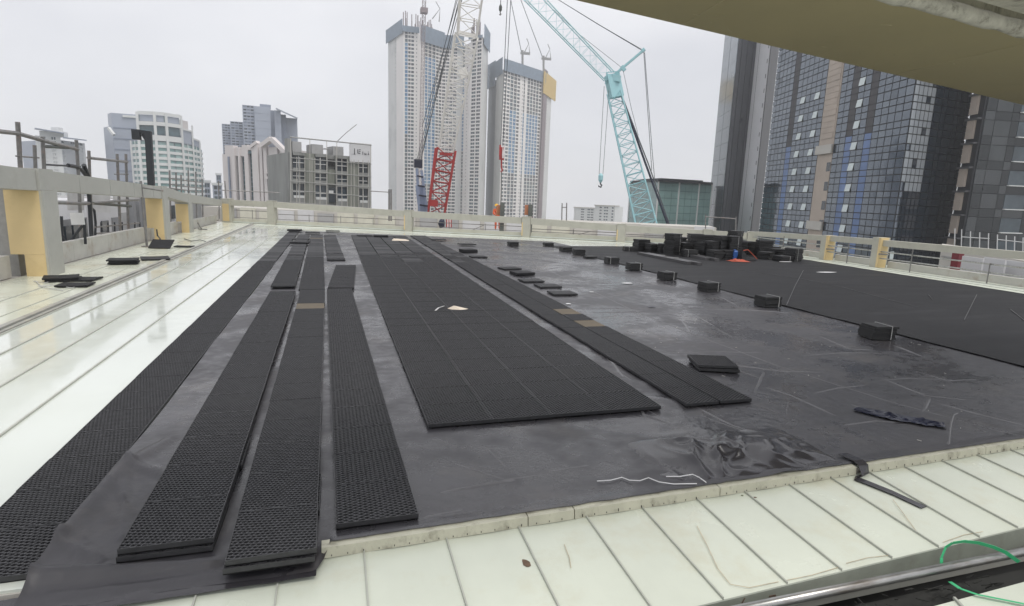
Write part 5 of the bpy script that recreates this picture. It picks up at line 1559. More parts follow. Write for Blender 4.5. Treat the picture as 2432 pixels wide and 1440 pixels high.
# blue grey stepped cluster tower
DT = thing('office_tower', 'tall blue grey stepped tower behind the gabled white building', 'tower', (*XY(620, 420, 330), ZB))
segs = [(533, 553, 294, 345, 'g'), (553, 583, 288, 340, 'g'), (583, 611, 249, 330, 'f'), (611, 648, 252, 326, 'p'), (648, 657, 262, 328, 'd'), (657, 672, 262, 326, 'p'), (672, 684, 272, 332, 'd'), (684, 710, 280, 336, 'p')]
for x0, x1, yt, D, kd_ in segs:
    a, c = XY(x0, 420, D), XY(x1, 420, D); zt = ZT(a, yt)
    W = MB(); G = MB(); d, n, L = nrm(a, c)
    if kd_ in 'gf': facade(W, G, a, c, -10, zt, 34, [(.15, 'B')]+[(1, 'W')]*3+[(.15, 'B')], wz=(.3, .8), dep=.25)
    else:
        W.quad(*[(p_[0], p_[1], z_) for p_, z_ in ((a, -10), (c, -10), (c, zt), (a, zt))])
        z = -8
        while z < zt-3: fbox(W, a, c, .2, L-.2, z, z+.25, 0, .12); z += 3.6
    W.build('facade', m_bgrey2 if kd_ == 'd' else m_bgrey, DT)
    if G.v: G.build('windows', [m_win[0], m_bgrey2, m_win[0]], DT, kind='stuff')
    b = MB(); q = [Vector(a)-n*.5, Vector(c)-n*.5, Vector(c)-n*25, Vector(a)-n*25]; b.prism([(v.x, v.y) for v in q], ZB, zt-.05); b.build('core', m_bgrey, DT)
b = MB(); frect(b, XY(611, 420, 330), XY(648, 420, 330), 617, 248.5, 643, 256, -6, .3); b.build('plant_room', m_bgrey2, DT)
b = MB(); b.hexa([A(655, 259, 320), A(706, 283, 330), A(706, 283, 350), A(655, 260, 350), A(655, 256, 320), A(707, 280, 330), A(707, 281, 350), A(655, 258, 350)]); b.build('sloped_roof', m_bgrey, DT)

# gabled white building
ea, eb = XY(525, 470, 150), XY(692, 470, 138)
ET = thing('gabled_building', 'white building with tall vertical windows, an arched window and a pointed gable', 'building', (ea[0], ea[1], ZB))
d, n, L = nrm(ea, eb)
def ez(py, px=610): return vplane(ea, eb, px, py)[0].z
def es(px, py=420): return vplane(ea, eb, px, py)[1]
# wall as piers leaving window slots
def wallrect(x0, y0, x1, y1, o0=-1.0, o1=0.0, nm='wall', m_=None):
    b = MB(); frect(b, ea, eb, x0, y0, x1, y1, o0, o1); return b.build(nm, m_ or m_bpink, ET)
wallrect(527, 366, 534, 520, -3, -.6); wallrect(534, 345, 554, 520, -2, -.5, m_=m_bpink)
wallrect(541, 372, 544, 470, -.49, -.2, 'slot_window', m_bgrey2)
for (x0, x1, yt) in ((557, 564, 352), (572, 576, 352), (585, 594, 345), (604, 611, 350), (611, 619, 346), (621, 627, 350), (631, 638, 347), (658, 664, 350), (669, 681, 352), (684, 692, 362)):
    wallrect(x0, yt, x1, 520, -1, .35+.1*((x0*7) % 3), 'pier')
b = MB(); frect(b, ea, eb, 554, 352, 692, 520, -1.6, -1.2); b.build('backing_wall', m_bpink, ET)
wallrect(554, 350, 576.5, 371, -1.2, .2); wallrect(576.5, 345, 586, 372, -1.2, .25); wallrect(586, 348, 611, 357, -1.2, .30)
for (x0, y0, x1, y1) in ((564, 371, 572, 520), (576, 372, 585, 520), (594, 366, 604, 520), (627, 350, 631, 409), (627, 426, 631, 520), (638, 377, 657, 410), (638, 414, 658, 420), (638, 426, 658, 520), (664, 354, 669, 412), (664, 429, 669, 520), (674, 430, 679, 520)):
    b = MB(); frect(b, ea, eb, x0+.3, y0, x1-.3, y1, -1.19, -.4)
    w = b.build('tall_window', m_bgrey2 if x0 in (627, 664, 674) else m_win[2], ET)
    if y1-y0 > 60 or x1-x0 > 15:
        bb = MB(); yy = y0+11
        while yy < min(y1, 500): frect(bb, ea, eb, x0+.4, yy, x1-.4, yy+1.2, -.39, -.25); yy += 11
        bb.build('transoms', m_bgrey, w, org=tuple(ET.location))
b = MB()    # arched head
s0, s1 = es(594), es(604); zc = ez(366); r_ = (s1-s0)/2; arc = [(s0+r_-r_*math.cos(t*math.pi/8), zc+r_*1.2*math.sin(t*math.pi/8)) for t in range(9)]
q = [Vector(ea)+d*s+n*.36 for s, z in arc]
b.poly([(v.x, v.y, z) for v, (s, z) in zip(q, arc)]); b.poly([(v.x-n.x*.3, v.y-n.y*.3, z) for v, (s, z) in reversed(list(zip(q, arc)))])
b.build('arched_window_head', m_win[2], ET)
wallrect(638, 350, 657, 377, -1.2, .1); wallrect(636, 410, 660, 414, -1.2, .9, 'ledge'); wallrect(636, 420, 660, 426, -1.2, .9, 'ledge')
b = MB()
for (x0, y0, x1, y1) in ((622, 347, 646, 329.5), (646, 329.5, 690, 372)):
    p0, p1 = vplane(ea, eb, x0, y0, .6)[0], vplane(ea, eb, x1, y1, .6)[0]
    b.bar(p0, p1, 1.4, .85, (0, 0, 1))
b.build('gable_rafters', m_bpink, ET)
b = MB(); p0, p1 = vplane(ea, eb, 597, 350, .2)[0], vplane(ea, eb, 613, 338, .2)[0]; b.bar(p0, p1, 1.2, .6); frect(b, ea, eb, 610, 337, 614, 352, -.6, .6); b.build('small_gable', m_bpink, ET)
b = MB(); p = [vplane(ea, eb, x, y, -.6)[0] for x, y in ((634, 352), (646, 336), (658, 352))]; b.poly(p); b.poly([v-Vector((n.x, n.y, 0))*.2 for v in reversed(p)]); b.build('gable_glass', m_bgrey, ET)
q = [Vector(ea)+d*1-n*1.7, Vector(eb)-n*1.7, Vector(eb)-n*18, Vector(ea)+d*1-n*18]
b = MB(); b.prism([(v.x, v.y) for v in q], ZB, ez(353)); b.build('core', m_bpink, ET)

# old building wrapped in scaffold
oa, ob = XY(690, 480, 76), XY(881, 480, 79)
OT = thing('old_building', 'weathered grey concrete building wrapped in scaffold poles with a white sign board', 'building', (oa[0], oa[1], ZB))
d, n, L = nrm(oa, ob)
def orect(x0, y0, x1, y1, o0, o1, nm, m_, parent=None):
    b = MB(); frect(b, oa, ob, x0, y0+(x0-690)*0, x1, y1, o0, o1); return b.build(nm, m_, parent or OT, org=tuple(OT.location))
q = [Vector(oa)-n*.4, Vector(ob)-n*.4, Vector(ob)-n*12, Vector(oa)-n*12]
zoof = vplane(oa, ob, 785, 368)[0].z
b = MB(); b.prism([(v.x, v.y) for v in q], ZB, zoof); b.build('core', m_fcon, OT)
sl = .083
def yy(x, y): return y+(x-690)*sl*.9
for x0, x1 in ((690, 695), (724, 748), (776, 779), (797, 800), (825, 852), (874, 881)):
    orect(x0, yy(x0, 362), x1, 520, -.4, .12, 'pier', m_fgreen if x1-x0 > 20 else m_fcon)
for y0, y1 in ((362, 369), (399, 408), (425, 436), (470, 488)):
    for x0, x1 in ((695, 724), (748, 776), (800, 825), (852, 874)):
        orect(x0+.2, yy(x0, y0), x1-.2, yy(x0, y1), -.4, .20, 'spandrel', m_fcon)
for x0, x1 in ((695, 724), (748, 776), (800, 825), (852, 874)):
    for ya, yb in ((369, 399), (408, 425), (436, 470)):
        w = orect(x0+.8, yy(x0, ya)+.5, x1-.8, yy(x0, yb)-.5, -.4, -.12, 'window', random.choice(m_win[:2]))
        b = MB(); ym = yy(x0, ya)+(yb-ya)*.55; frect(b, oa, ob, x0+1, ym, x1-1, ym+1.4, -.11, .0); b.build('transom', m_bwhite, w, org=tuple(OT.location))
        b = MB(); xm = (x0+x1)/2; frect(b, oa, ob, xm-.4, yy(x0, ya)+1, xm+.4, yy(x0, yb)-1, -.115, -.02); b.build('mullion', m_bwhite, w, org=tuple(OT.location))
    if True:
        b = MB(); frect(b, oa, ob, x0+2, yy(x0, 464), x1-2, yy(x0, 470), -.11, .22); b.build('white_sill_panel', m_bwhite, OT)
orect(779, yy(779, 372), 797, yy(779, 388), -.4, -.1, 'dark_opening', m_dark); orect(779, yy(779, 396), 797, yy(779, 433), -.4, -.08, 'green_infill', m_fgreen); orect(779.5, yy(779, 440), 796.5, yy(779, 474), -.4, -.06, 'dark_doors', m_win[1])
orect(781, yy(781, 446), 792, yy(781, 453), -.05, .0, 'notice', m_bwhite)
for (x0, y0, x1, y1) in ((702, 335, 724, 360), (749, 342, 776, 370), (800, 347, 825, 371)):
    orect(x0, y0, x1, y1, -4, -1.5, 'roof_block', m_shed2)
orect(690.5, 327, 700, 372, -3, -1.5, 'roof_block', m_fcon)
orect(778, 352, 794, 354, -2, -1, 'roof_shelf', m_shed2)
sg = orect(828, 341, 879, 386, .25, .45, 'sign_board', m_signw)
b = MB()
for (x0, y0, x1, y1) in ((838.2, 353.5, 839.8, 366), (836.6, 366, 841, 367.4), (846, 355.5, 847.6, 365), (847.6, 364, 852.5, 365.5), (849.5, 355.5, 853.5, 356.8), (849.5, 359.5, 853, 360.8), (858, 361, 859.2, 368), (862.5, 364, 863.6, 368), (865.5, 364.4, 866.6, 368), (862.5, 367.4, 867, 368.4), (871, 361, 872.6, 362.2), (871.4, 364, 872.6, 368), (870.4, 367.4, 873.6, 368.4), (832.6, 366.4, 833.6, 367.6)):
    frect(b, oa, ob, x0, y0, x1, y1, .46, .49)
b.build('lettering', m_letter, sg, org=tuple(OT.location))
def opt(x, y, o): return vplane(oa, ob, x, y, o)[0]
for x in (690.5, 705, 712, 724, 736, 741, 748, 760, 776, 800, 812, 825, 834, 841, 852, 862, 875, 880):
    b = MB(); b.tube([opt(x, 327+(x-690)*.09 if x in (690.5, 736, 776, 800, 880) else 372+(x-690)*.05, 1.0), opt(x, 520, 1.0)], .04, 5); b.build('scaffold_standard', m_concrete, OT)
for y in (326, 375, 404, 430, 452, 480):
    b = MB(); b.tube([opt(689, y, 1.05), opt(882, y+(190*sl if y > 330 else 19), 1.05)], .08 if y == 326 else .05, 5); b.build('scaffold_ledger', m_railgrey, OT)
b = MB(); b.tube([opt(800, 337, 1), opt(822, 316, 1), opt(847, 296, 1)], .04, 4); b.build('whip_antenna', m_steel, OT)

# ================================================================== CRANES
rc = thing('crawler_crane', 'red based lattice boom crane with cream upper boom before the tallest tower', 'crane', tuple(A(1030, 540, 66)))
lattice(rc, A(1028, 560, 66), A(1060, 356, 66), 1.7, 2.0, 8, .13, .06, m_redcrane, nm='red_chord', nm2='red_lacing')
b = MB(); b.bar(A(1035, 352, 65), A(1018, 496, 65), .30, .25); b.build('red_side_leg', m_redcrane, rc)
b = MB(); b.bar(A(1044, 365, 65), A(1075, 368, 65), .25, .3); b.bar(A(1022, 482, 65), A(1040, 484, 65), .6, .7); b.build('red_cross_beam', m_redcrane, rc)
lattice(rc, A(1060, 354, 66), A(1108, 86, 62), 1.6, 2.3, 10, .11, .05, m_whitecrane, nm='cream_chord', nm2='cream_lacing')
b = MB(); b.bar(A(1086, 76, 62), A(1130, 86, 62), .25, .3); b.bar(A(1084, 82, 62), A(1098, 110, 62), .14); b.bar(A(1110, 170, 63), A(1092, 178, 63), .5, .9); b.build('cross_head', m_whitecrane, rc)
lattice(rc, A(1110, 84, 62), A(1124, -60, 60), 1.9, 2.3, 4, .11, .045, m_whitecrane, nm='cream_chord', nm2='cream_lacing')
b = MB(); b.bar(A(990, 400, 67), A(1000, 560, 67), .40, .3); b.bar(A(1001, 405, 67), A(1022, 560, 67), .36, .3); b.bar(A(996, 440, 67), A(1010, 560, 67), .9, .12, (0, 1, 0)); b.build('blue_gantry', m_bluecrane, rc)
b = MB()
for k in range(5):
    y = 418+k*23; b.bar(A(990+k*2.2, y, 66.6), A(1005+k*4, y+3, 66.6), .12, .18)
b.build('gantry_rungs', m_navy, rc, kind='stuff')
b = MB(); b.obox(tuple(A(993, 388, 67))[:2], (1, 0), (0, 1), .45, .3, A(993, 399, 67).z, A(993, 379, 67).z); b.build('sheave_block', m_navy, rc)
for k, (xb, yb, xt) in enumerate(((990, 382, 1083), (993, 382, 1092), (996, 382, 1097), (999, 383, 1090), (1003, 300, 1086))):
    p0, p1 = A(xb, yb, 66), A(xt, 0, 62)
    b = MB(); b.tube([p0, p1, p1+(p1-p0)*.3], .035 if k != 3 else .05, 5); b.build('pendant_cable', m_cable, rc)
# hoist line with red hook block
rh = thing('hook_block', 'red hook block hanging on two ropes in front of the second tower', 'hook', tuple(A(1191, 380, 60)))
b = MB(); c0 = A(1191, 372, 60)
b.obox((c0.x, c0.y), (1, 0), (0, 1), .22, .16, A(1191, 380, 60).z, A(1191, 350, 60).z); b.build('cheek_plates', m_redcrane, rh)
b = MB(); b.bar(A(1188, 345, 60), A(1187, 372, 59.8), .16, .2); b.build('red_arm', m_redcrane, rh); b = MB(); b.bar(A(1198, 347, 60), A(1194, 376, 59.8), .10, .14); b.bar(A(1195, 345, 59.9), A(1193, 370, 59.7), .05, .06); b.build('white_striped_arm', m_rwhite, rh)
b = MB(); b.tube([A(1191, 380, 60), A(1191, 398, 60), A(1193, 404, 60), A(1191, 409, 60), A(1188, 406, 60)], [.08, .08, .10, .08, .04], 7); b.build('hook', m_redcrane, rh)
for xt, xb in ((1205, 1189), (1213, 1194)):
    p0, p1 = A(xb, 347, 60), A(xt, 0, 60); b = MB(); b.tube([p0, p0.lerp(p1, .6), p1, p1+(p1-p0)*.3], .035, 5); b.build('hoist_rope', m_cable, rh)
b = MB(); b.tube([A(1191, 409, 60), A(1190, 470, 60), A(1187, 540, 60)], .06, 6); b.build('chain_sling', m_rust, rh)
hb = thing('headache_ball', 'small dark hook weight hanging on a single rope at the top of the picture', 'hook', tuple(A(1188, 30, 55)))
b = MB(); b.tube([A(1189, -60, 55), A(1189, 12, 55)], .04, 6); b.build('rope', m_cable, hb)
b = MB(); b.tube([A(1189, 11, 55), A(1188.8, 16, 55), A(1188.5, 24, 55), A(1188.2, 28, 55)], [.06, .14, .14, .06], 8); b.build('weight', m_rust, hb)
b = MB(); b.tube([A(1188, 28, 55), A(1188, 31, 55), A(1190, 34, 55), A(1188, 36.5, 55), A(1186, 34, 55)], .05, 6); b.build('hook', m_rust, hb)

tc2 = thing('luffing_crane', 'turquoise lattice crane with a long jib and back strut before the teal office', 'crane', tuple(A(1540, 560, 88)))
lattice(tc2, A(1545, 575, 88), A(1459, 222, 88), 3.1, 1.9, 15, .13, .055, m_tealcrane)
b = MB(); p0, p1 = A(1464, 232, 88), A(1453, 178, 88); b.bar(p0, p1, 1.9, 1.2, (0, 1, 0)); b.build('boom_head', m_tealcrane, tc2)
b = MB(); b.bar(A(1440, 183, 87.5), A(1474, 188, 87.5), .35, .8); b.bar(A(1443, 172, 87.5), A(1471, 170, 87.5), .12); b.tube([A(1471, 170, 87.5), A(1468, 190, 87.5)], .07, 5); b.tube([A(1442, 172, 87.5), A(1438, 200, 87.5)], .12, 5); b.build('head_frame', m_tealcrane, tc2)
lattice(tc2, A(1447, 182, 88), A(1225, -48, 84), 1.6, 1.9, 11, .065, .02, m_tealcrane, nm='jib_chord', nm2='jib_lacing')
b = MB(); b.bar(A(1452, 184, 88), A(1528, 120, 88), .38, .30); b.build('back_strut', m_tealcrane, tc2)
b = MB(); b.bar(A(1525, 122, 88), A(1531, 117, 88), .45); b.bar(A(1476, 158, 88), A(1484, 168, 88), .5); b.build('strut_head', m_tealcrane, tc2)
for pts, r_ in (([(1528, 120), (1428, 62), (1330, 2), (1240, -55)], .045), ([(1528, 122), (1420, 58), (1320, -4), (1235, -58)], .04), ([(1478, 162), (1380, 85), (1290, 0), (1240, -48)], .03),
                ([(1529, 125), (1532, 170), (1543, 330), (1548, 405)], .045), ([(1531, 125), (1535, 180), (1549, 360), (1556, 440)], .045), ([(1480, 168), (1500, 260), (1516, 322)], .03),
                ([(1468, 205), (1530, 380), (1590, 545)], .16), ([(1474, 220), (1540, 390), (1594, 545)], .09)):
    b = MB(); b.tube([A(x, y, 88) for x, y in pts], r_, 5); b.build('stay_cable', m_cable if r_ < .1 else m_navy, tc2)
hk = thing('hook_block', 'turquoise hook block hanging on two long ropes left of the turquoise crane', 'hook', tuple(A(1427, 420, 87)))
b = MB(); b.tube([A(1427, 412, 87), A(1427, 417, 87), A(1426.5, 428, 87), A(1426, 434, 87)], [.15, .36, .34, .15], 10); b.build('sheave_housing', m_tealcrane, hk)
b = MB(); b.tube([A(1426, 434, 87), A(1426, 437, 87), A(1429, 440, 87), A(1427, 445, 87), A(1422, 443, 87), A(1421.5, 440, 87)], [.10, .10, .12, .13, .10, .05], 7); b.build('hook', m_black, hk)
for xt, yt, xb in ((1435, 205, 1423), (1446, 215, 1432)):
    b = MB(); b.tube([A(xt, yt, 87), A(xb, 414, 87)], .035, 5); b.build('hoist_rope', m_cable, hk)

# ================================================================== NEIGHBOURING ROOF beyond the far parapet, worker, props
na, nb = XY(480, 520, 60), XY(1700, 560, 48)
nbk = thing('neighbour_roof', 'beige roof terrace block just beyond the far parapet', 'building', (na[0], na[1], ZB))
dn, nn, Ln = nrm(na, nb)
b = MB()
q = [Vector(na), Vector(nb), Vector(nb)-nn*4, Vector(na)-nn*4]
b.prism([(v.x, v.y) for v in q], ZB, .1); b.build('parapet_block', m_concrete, nbk)
b = MB()
q = [Vector(na)+nn*.02, Vector(nb)+nn*.02, Vector(XY(1640, 560, 31)), Vector(XY(530, 520, 43))]
b.prism([(v.x, v.y) for v in q], -1.6, -1.2); b.build('terrace', m_concrete, nbk)
for k in range(24):
    s = Ln*(k+.5)/24
    b = MB(); fbox(b, na, nb, s-Ln/60, s+Ln/60, -1.1, -.1+.12*(k % 3), .03, .12); b.build('panel', random.choice([m_shed2, m_concrete, m_farwall, m_hoard]), nbk)
def skin_body(name, verts, edges, rad, m_, parent, org):
    me = bpy.data.meshes.new(name); me.from_pydata([tuple(Vector(v)-Vector(org)) for v in verts], edges, [])
    me.materials.append(m_)
    o = bpy.data.objects.new(name, me); COL.objects.link(o); o.parent = parent
    md = o.modifiers.new('skin', 'SKIN')
    me.skin_vertices.new() if not len(me.skin_vertices) else None
    for i, r in enumerate(rad):
        me.skin_vertices[0].data[i].radius = (r, r)
    me.skin_vertices[0].data[0].use_root = True
    o.modifiers.new('sub', 'SUBSURF').levels = 1
    o.modifiers['sub'].render_levels = 1
    return o
wx = Vector((*XY(1183, 500, 38), 0)); wz = ZT(wx, 487)-1.62
wk = thing('person', 'worker in orange clothes and a yellow helmet leaning forward beyond the far parapet', 'person', (wx.x, wx.y, wz))
def wv(x, y, z): return (wx.x+x, wx.y+y, wz+z)
V = [wv(0, 0, .92), wv(-.02, 0, 1.12), wv(-.06, 0, 1.32), wv(-.08, 0, 1.42), wv(-.11, 0, 1.53), wv(.10, 0, .88), wv(.13, .02, .48), wv(.14, .05, .06), wv(.15, -.10, .03), wv(-.10, 0, .88), wv(-.15, -.05, .48), wv(-.14, 0, .06), wv(-.15, -.14, .03),
     wv(.14, 0, 1.34), wv(.20, -.12, 1.08), wv(.08, -.30, .98), wv(.02, -.36, .97), wv(-.26, 0, 1.32), wv(-.34, -.12, 1.07), wv(-.26, -.32, .98), wv(-.22, -.38, .97)]
E_ = [(0, 1), (1, 2), (2, 3), (3, 4), (0, 5), (5, 6), (6, 7), (7, 8), (0, 9), (9, 10), (10, 11), (11, 12), (2, 13), (13, 14), (14, 15), (15, 16), (2, 17), (17, 18), (18, 19), (19, 20)]
R1 = [.14, .13, .15, .06, .105, .09, .065, .045, .04, .09, .065, .045, .04, .06, .045, .035, .04, .06, .045, .035, .04]
skin_body('body', V, E_, R1, m_skin, wk, wk.location)
keep = [0, 1, 2, 5, 6, 7, 9, 10, 11, 13, 14, 15, 17, 18, 19]
mp_ = {k: i for i, k in enumerate(keep)}
skin_body('work_clothes', [V[k] for k in keep], [(mp_[a], mp_[c]) for a, c in E_ if a in mp_ and c in mp_], [R1[k]+.022 for k in keep], m_hiviz, wk, wk.location)
b = MB(); hc = Vector(wv(-.11, 0, 1.56))
b.tube([hc+Vector((0, 0, -.02)), hc+Vector((0, 0, .0)), hc+Vector((0, 0, .06)), hc+Vector((0, 0, .11)), hc+Vector((0, 0, .135))], [.165, .135, .13, .09, .02], 12); b.build('helmet', m_helmet, wk, smooth=True)
for px, lab in ((1192, 'dark steel post with an orange board beside the worker'), (1259, 'dark steel post with an orange board left of the second beige far post')):
    q = A(px, 520, 33.5)
    r = thing('steel_post', lab, 'post', (q.x, q.y, -1.2), 'steel posts with orange boards')
    b = MB(); b.bar((q.x, q.y, -1.2), (q.x, q.y, A(px, 481 if px < 1200 else 486, 33.5).z), .22, .18, (0, 1, 0)); b.build('post', m_rust, r)
    b = MB(); b.bar(A(px, 515, 33.3), A(px, 530, 33.3), .30, .2, (0, 1, 0)); b.build('clamp', m_mast, r)
    b = MB(); b.bar(A(px-7, 487, 33.7), A(px-8, 511, 33.7), .26, .05, (0, 1, 0)); b.build('orange_board', m_panelo, r)
q = A(1066, 530, 37)
br = thing('striped_barrier', 'small red and white striped barrier seen under the far beam', 'barrier', (q.x, q.y, -1.2))
for k in range(5):
    b = MB(); b.bar(A(1061+k*2.6, 518, 37), A(1061+k*2.6, 541, 37), .065, .05, (0, 1, 0)); b.build('red_board' if k % 2 == 0 else 'white_board', m_redcrane if k % 2 == 0 else m_rwhite, br)
q = A(1050, 530, 37)
b = MB(); b.tube([A(1050, 541, 37), A(1048, 532, 37), A(1050, 524, 37), A(1052, 519, 37)], [.16, .22, .16, .06], 8)
b.build('dark_sack', m_navy, org=tuple(q), smooth=True, label='dark sack standing beside the striped barrier under the far beam', cat='sack')

# ================================================================== SITE CLUTTER BEHIND THE LEFT PARAPET
def DSx(px, x=-7.0):
    d = ray(px, 480); return abs(x)*math.hypot(d[0], d[1])/abs(d[0]) if d[0] < 0 else 30
SC = thing('scaffold', 'grey tube scaffold with sloping ledgers standing behind the big yellow column', 'scaffold', tuple(A(110, 500, DSx(110))))
def stube(nm, pts, r_, m_=m_steel, x=-7.0, parent=None):
    b = MB(); b.tube([A(px, py, DSx(px, x)) for px, py in pts], r_, 7); b.build(nm, m_, parent or SC)
for pts, r_ in (([(42, 290), (50, 420), (62, 640)], .05), ([(82, 345), (85, 420), (92, 640)], .04), ([(101, 325), (106, 420), (116, 640)], .045), ([(181, 333), (187, 430), (196, 640)], .045)):
    stube('standard', pts, r_)
stube('ledger', [(-30, 309), (42, 317), (110, 336), (184, 355)], .05); stube('ledger', [(101, 348), (181, 352)], .04, m_panelo if False else m_rust)
stube('ledger', [(38, 371), (92, 375)], .02); stube('ledger', [(105, 391), (190, 396)], .025, m_black)
stube('ledger', [(-10, 432), (60, 436)], .04); stube('ledger', [(100, 480), (200, 484), (330, 474)], .05); stube('ledger', [(0, 520), (60, 522)], .06, m_rust); stube('brace', [(0, 470), (30, 497)], .05); stube('brace', [(2, 530), (28, 565)], .06, m_rust)
SC2 = thing('scaffold', 'scaffold frame with a horizontal ledger between the first and second yellow columns', 'scaffold', tuple(A(250, 500, DSx(250))))
for pts, r_ in (([(211, 358), (214, 440), (222, 640)], .045), ([(278, 366), (281, 430), (288, 620)], .045), ([(299, 366), (301, 430), (308, 620)], .045)):
    stube('standard', pts, r_, parent=SC2)
stube('ledger', [(209, 375), (302, 385)], .045, parent=SC2); stube('ledger', [(215, 482), (310, 490)], .05, m_rust, parent=SC2); stube('ledger', [(225, 540), (330, 530)], .03, parent=SC2); stube('ledger', [(228, 555), (335, 548)], .03, parent=SC2); stube('ledger', [(272, 414), (305, 414)], .02, parent=SC2)
for x in (240, 256, 272, 290, 320, 332): stube('upright', [(x, 528), (x+2, 585)], .025, m_black, parent=SC2)
SC3 = thing('scaffold', 'thin dark scaffold bars above the beam right of the second yellow column', 'scaffold', tuple(A(440, 470, DSx(440))))
for x, y in ((403, 405), (418, 410), (430, 415), (447, 405), (465, 408), (480, 425)): stube('standard', [(x, y), (x+3, 560)], .035, parent=SC3, x=-6.9)
for y in (432, 446, 455): stube('ledger', [(402, y-8), (482, y+2)], .028, parent=SC3, x=-6.9)
hz = thing('black_hose', 'pair of thick black hoses rising over the beam right of the big yellow column', 'hose', tuple(A(210, 500, DSx(210))))
stube('hose', [(162, 393), (180, 396), (196, 406), (207, 421), (212, 470), (217, 560), (222, 615)], .055, m_black, parent=hz); stube('hose', [(199, 392), (203, 404), (209, 420)], .06, m_black, parent=hz); stube('hose', [(213, 490), (224, 500), (227, 530), (226, 560)], .035, m_black, parent=hz)
b = MB(); b.bar(A(182, 506, 17.6), A(186, 534, 17.6), .28, .02, (0, 1, 0)); b.build('paper_notice', m_whiteplast, org=tuple(A(184, 520, 17.6)), label='blank white notice sheet fixed to the scaffold right of the big column', cat='notice')
vb = thing('brace_frame', 'dark V shaped brace on the low wall right of the big yellow column', 'frame', tuple(A(160, 585, 18)))
for a, c in (((148, 560), (158, 584)), ((158, 584), (196, 536)), ((146, 514), (148, 584)), ((200, 520), (203, 580))):
    b = MB(); b.tube([A(*a, 18), A(*c, 18)], .035, 6); b.build('bar', m_black, vb)
# sheds and wall panels
def wallbox(name, label, cat, y0, y1, x, depth, z0, z1, m_, extra=None):
    r = thing(name, label, cat, (x, (y0+y1)/2, z0))
    b = MB(); b.box(x-depth, x, y0, y1, z0, z1); b.build('walls', m_, r)
    return r
def lseg(px, x): # y on plane x for photo column
    d = ray(px, 500); return d[1]*x/d[0]
r = wallbox('site_shed', 'grey site shed wall behind the scaffold at the far left', 'shed', lseg(-60, -10), lseg(60, -10), -10, 3, -3.2, 1.15, m_shed2)
r = wallbox('site_shed', 'dark grey glazed shed right of the big yellow column', 'shed', lseg(140, -10.3), lseg(205, -10.3), -10.3, 3, -3.2, .35, m_shed)
for k in range(3):
    y0 = lseg(146+k*19, -10.3); y1 = lseg(160+k*19, -10.3)
    b = MB(); b.box(-10.29, -10.22, y0, y1, -1.6, .1); b.build('window', m_win[1], r)
r = wallbox('neighbour_house', 'pale grey rooftop block with a dark window between the first two yellow columns', 'building', lseg(205, -11), lseg(300, -11), -11, 5, -3.2, 1.0, m_hoard)
for px0, px1, z0_, z1_, m_ in ((236, 252, -.6, .0, m_win[1]), (262, 280, -.8, .1, m_shed), (285, 296, -1.2, .3, m_shed2)):
    b = MB(); b.box(-10.99, -10.93, lseg(px0, -11), lseg(px1, -11), z0_, z1_); b.build('window' if m_ is m_win[1] else 'panel', m_, r)
r = wallbox('neighbour_house', 'light rooftop wall with grey piers just left of the second yellow column', 'building', lseg(301, -12), lseg(365, -12), -12, 5, -3.2, .95, m_shed2)
for px0, px1 in ((304, 310), (318, 324), (336, 346)):
    b = MB(); b.box(-11.99, -11.7, lseg(px0, -12), lseg(px1, -12), -3, 1.0); b.build('pier', m_shed, r)
r = wallbox('neighbour_house', 'grey rooftop building seen between the second and third yellow columns', 'building', lseg(366, -13), lseg(450, -13), -13, 6, -3.2, .7, m_hoard)
for px0, px1 in ((405, 413), (425, 433)):
    b = MB(); b.box(-12.99, -12.9, lseg(px0, -13), lseg(px1, -13), -.9, .2); b.build('window', m_win[1], r)
r = wallbox('neighbour_house', 'grey rooftop building seen beyond the third yellow column', 'building', lseg(455, -14), lseg(540, -14), -14, 6, -3.2, .2, m_shed2)
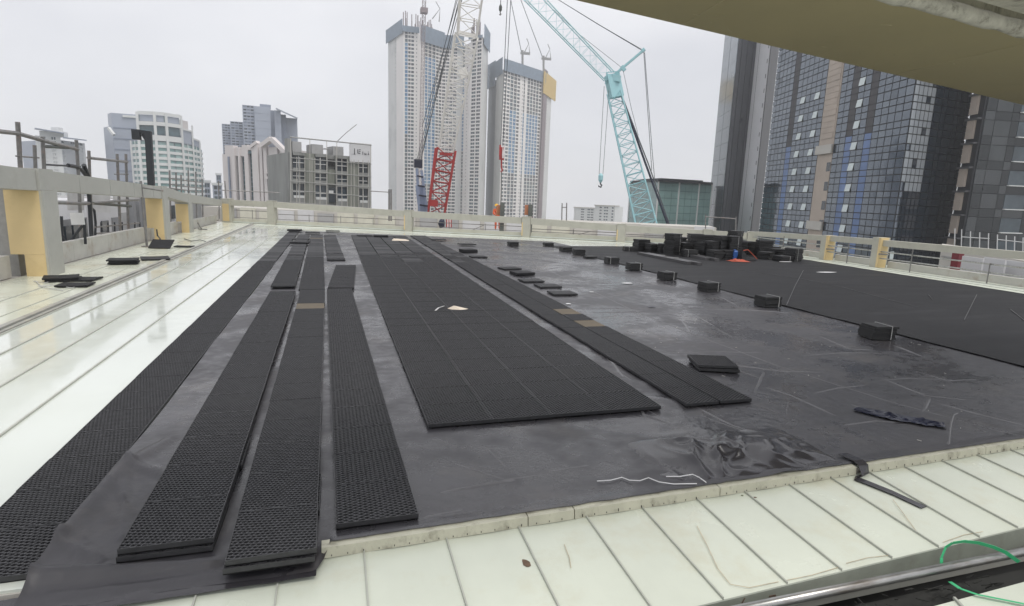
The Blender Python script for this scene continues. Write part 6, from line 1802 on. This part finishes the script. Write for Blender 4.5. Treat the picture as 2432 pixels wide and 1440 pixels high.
# white sheets hanging in the scaffold
for k, (x0, x1, y0, y1, lab) in enumerate(((160, 200, 447, 500, 'white tarpaulin hanging in the scaffold right of the big yellow column'), (216, 262, 452, 505, 'pale square sheet hanging behind the black hoses'), (268, 330, 448, 478, 'narrow white sheet under the beam left of the second yellow column'), (-5, 16, 430, 470, 'white sheet at the far left edge of the scaffold'))):
    b = MB()
    def shf(u, v): 
        px = x0+(x1-x0)*u; py = y0+(y1-y0)*v
        q = A(px, py, DSx(px, -8.2)+.12*N(u*5, v*2, k)); return q
    b.grid(shf, 10, 8)
    b.build('tarpaulin', m_sheet, org=tuple(A(x0, y1, DSx(x0, -8.2))), smooth=True, label=lab, cat='sheet')
b = MB(); b.box(-14, -6.5, 4, 40, -3.4, -3.2); b.build('lower_roof', m_shed2, kind='structure')
# steel column left of the big yellow column
b = MB(); q = A(28, 560, 15.2); b.bar((q.x, q.y, -3), (q.x-.05, q.y, A(20, 430, 15.2).z), .30, .22, (0, 1, 0)); b.build('steel_column', m_railgrey, org=(q.x, q.y, -3), label='grey steel column left of the big yellow column', cat='column')
b = MB(); b.tube([A(43, 588, 15), A(44, 560, 15), A(42, 545, 15), A(40, 520, 15)], [.06, .05, .09, .03], 7); b.tube([A(44, 600, 15), A(48, 585, 15), A(46, 575, 15)], .05, 6)
b.build('rope_bundle', m_navy, org=tuple(A(43, 590, 15)), label='dark blue rope bundle tied beside the big yellow column', cat='rope')

# ================================================================== HAZE
hzm = bpy.data.materials.new('haze_air'); hzm.use_nodes = True
t = hzm.node_tree; t.nodes.clear()
o_ = t.nodes.new('ShaderNodeOutputMaterial'); v_ = t.nodes.new('ShaderNodeVolumePrincipled')
v_.inputs['Color'].default_value = (.93, .94, .97, 1)
v_.inputs['Density'].default_value = .0006
v_.inputs['Anisotropy'].default_value = .2
t.links.new(v_.outputs[0], o_.inputs['Volume'])
b = MB(); b.box(-1200, 1200, -1200, 1200, -48, 175)
b.build('haze', hzm, kind='stuff', org=(0, 0, 0))
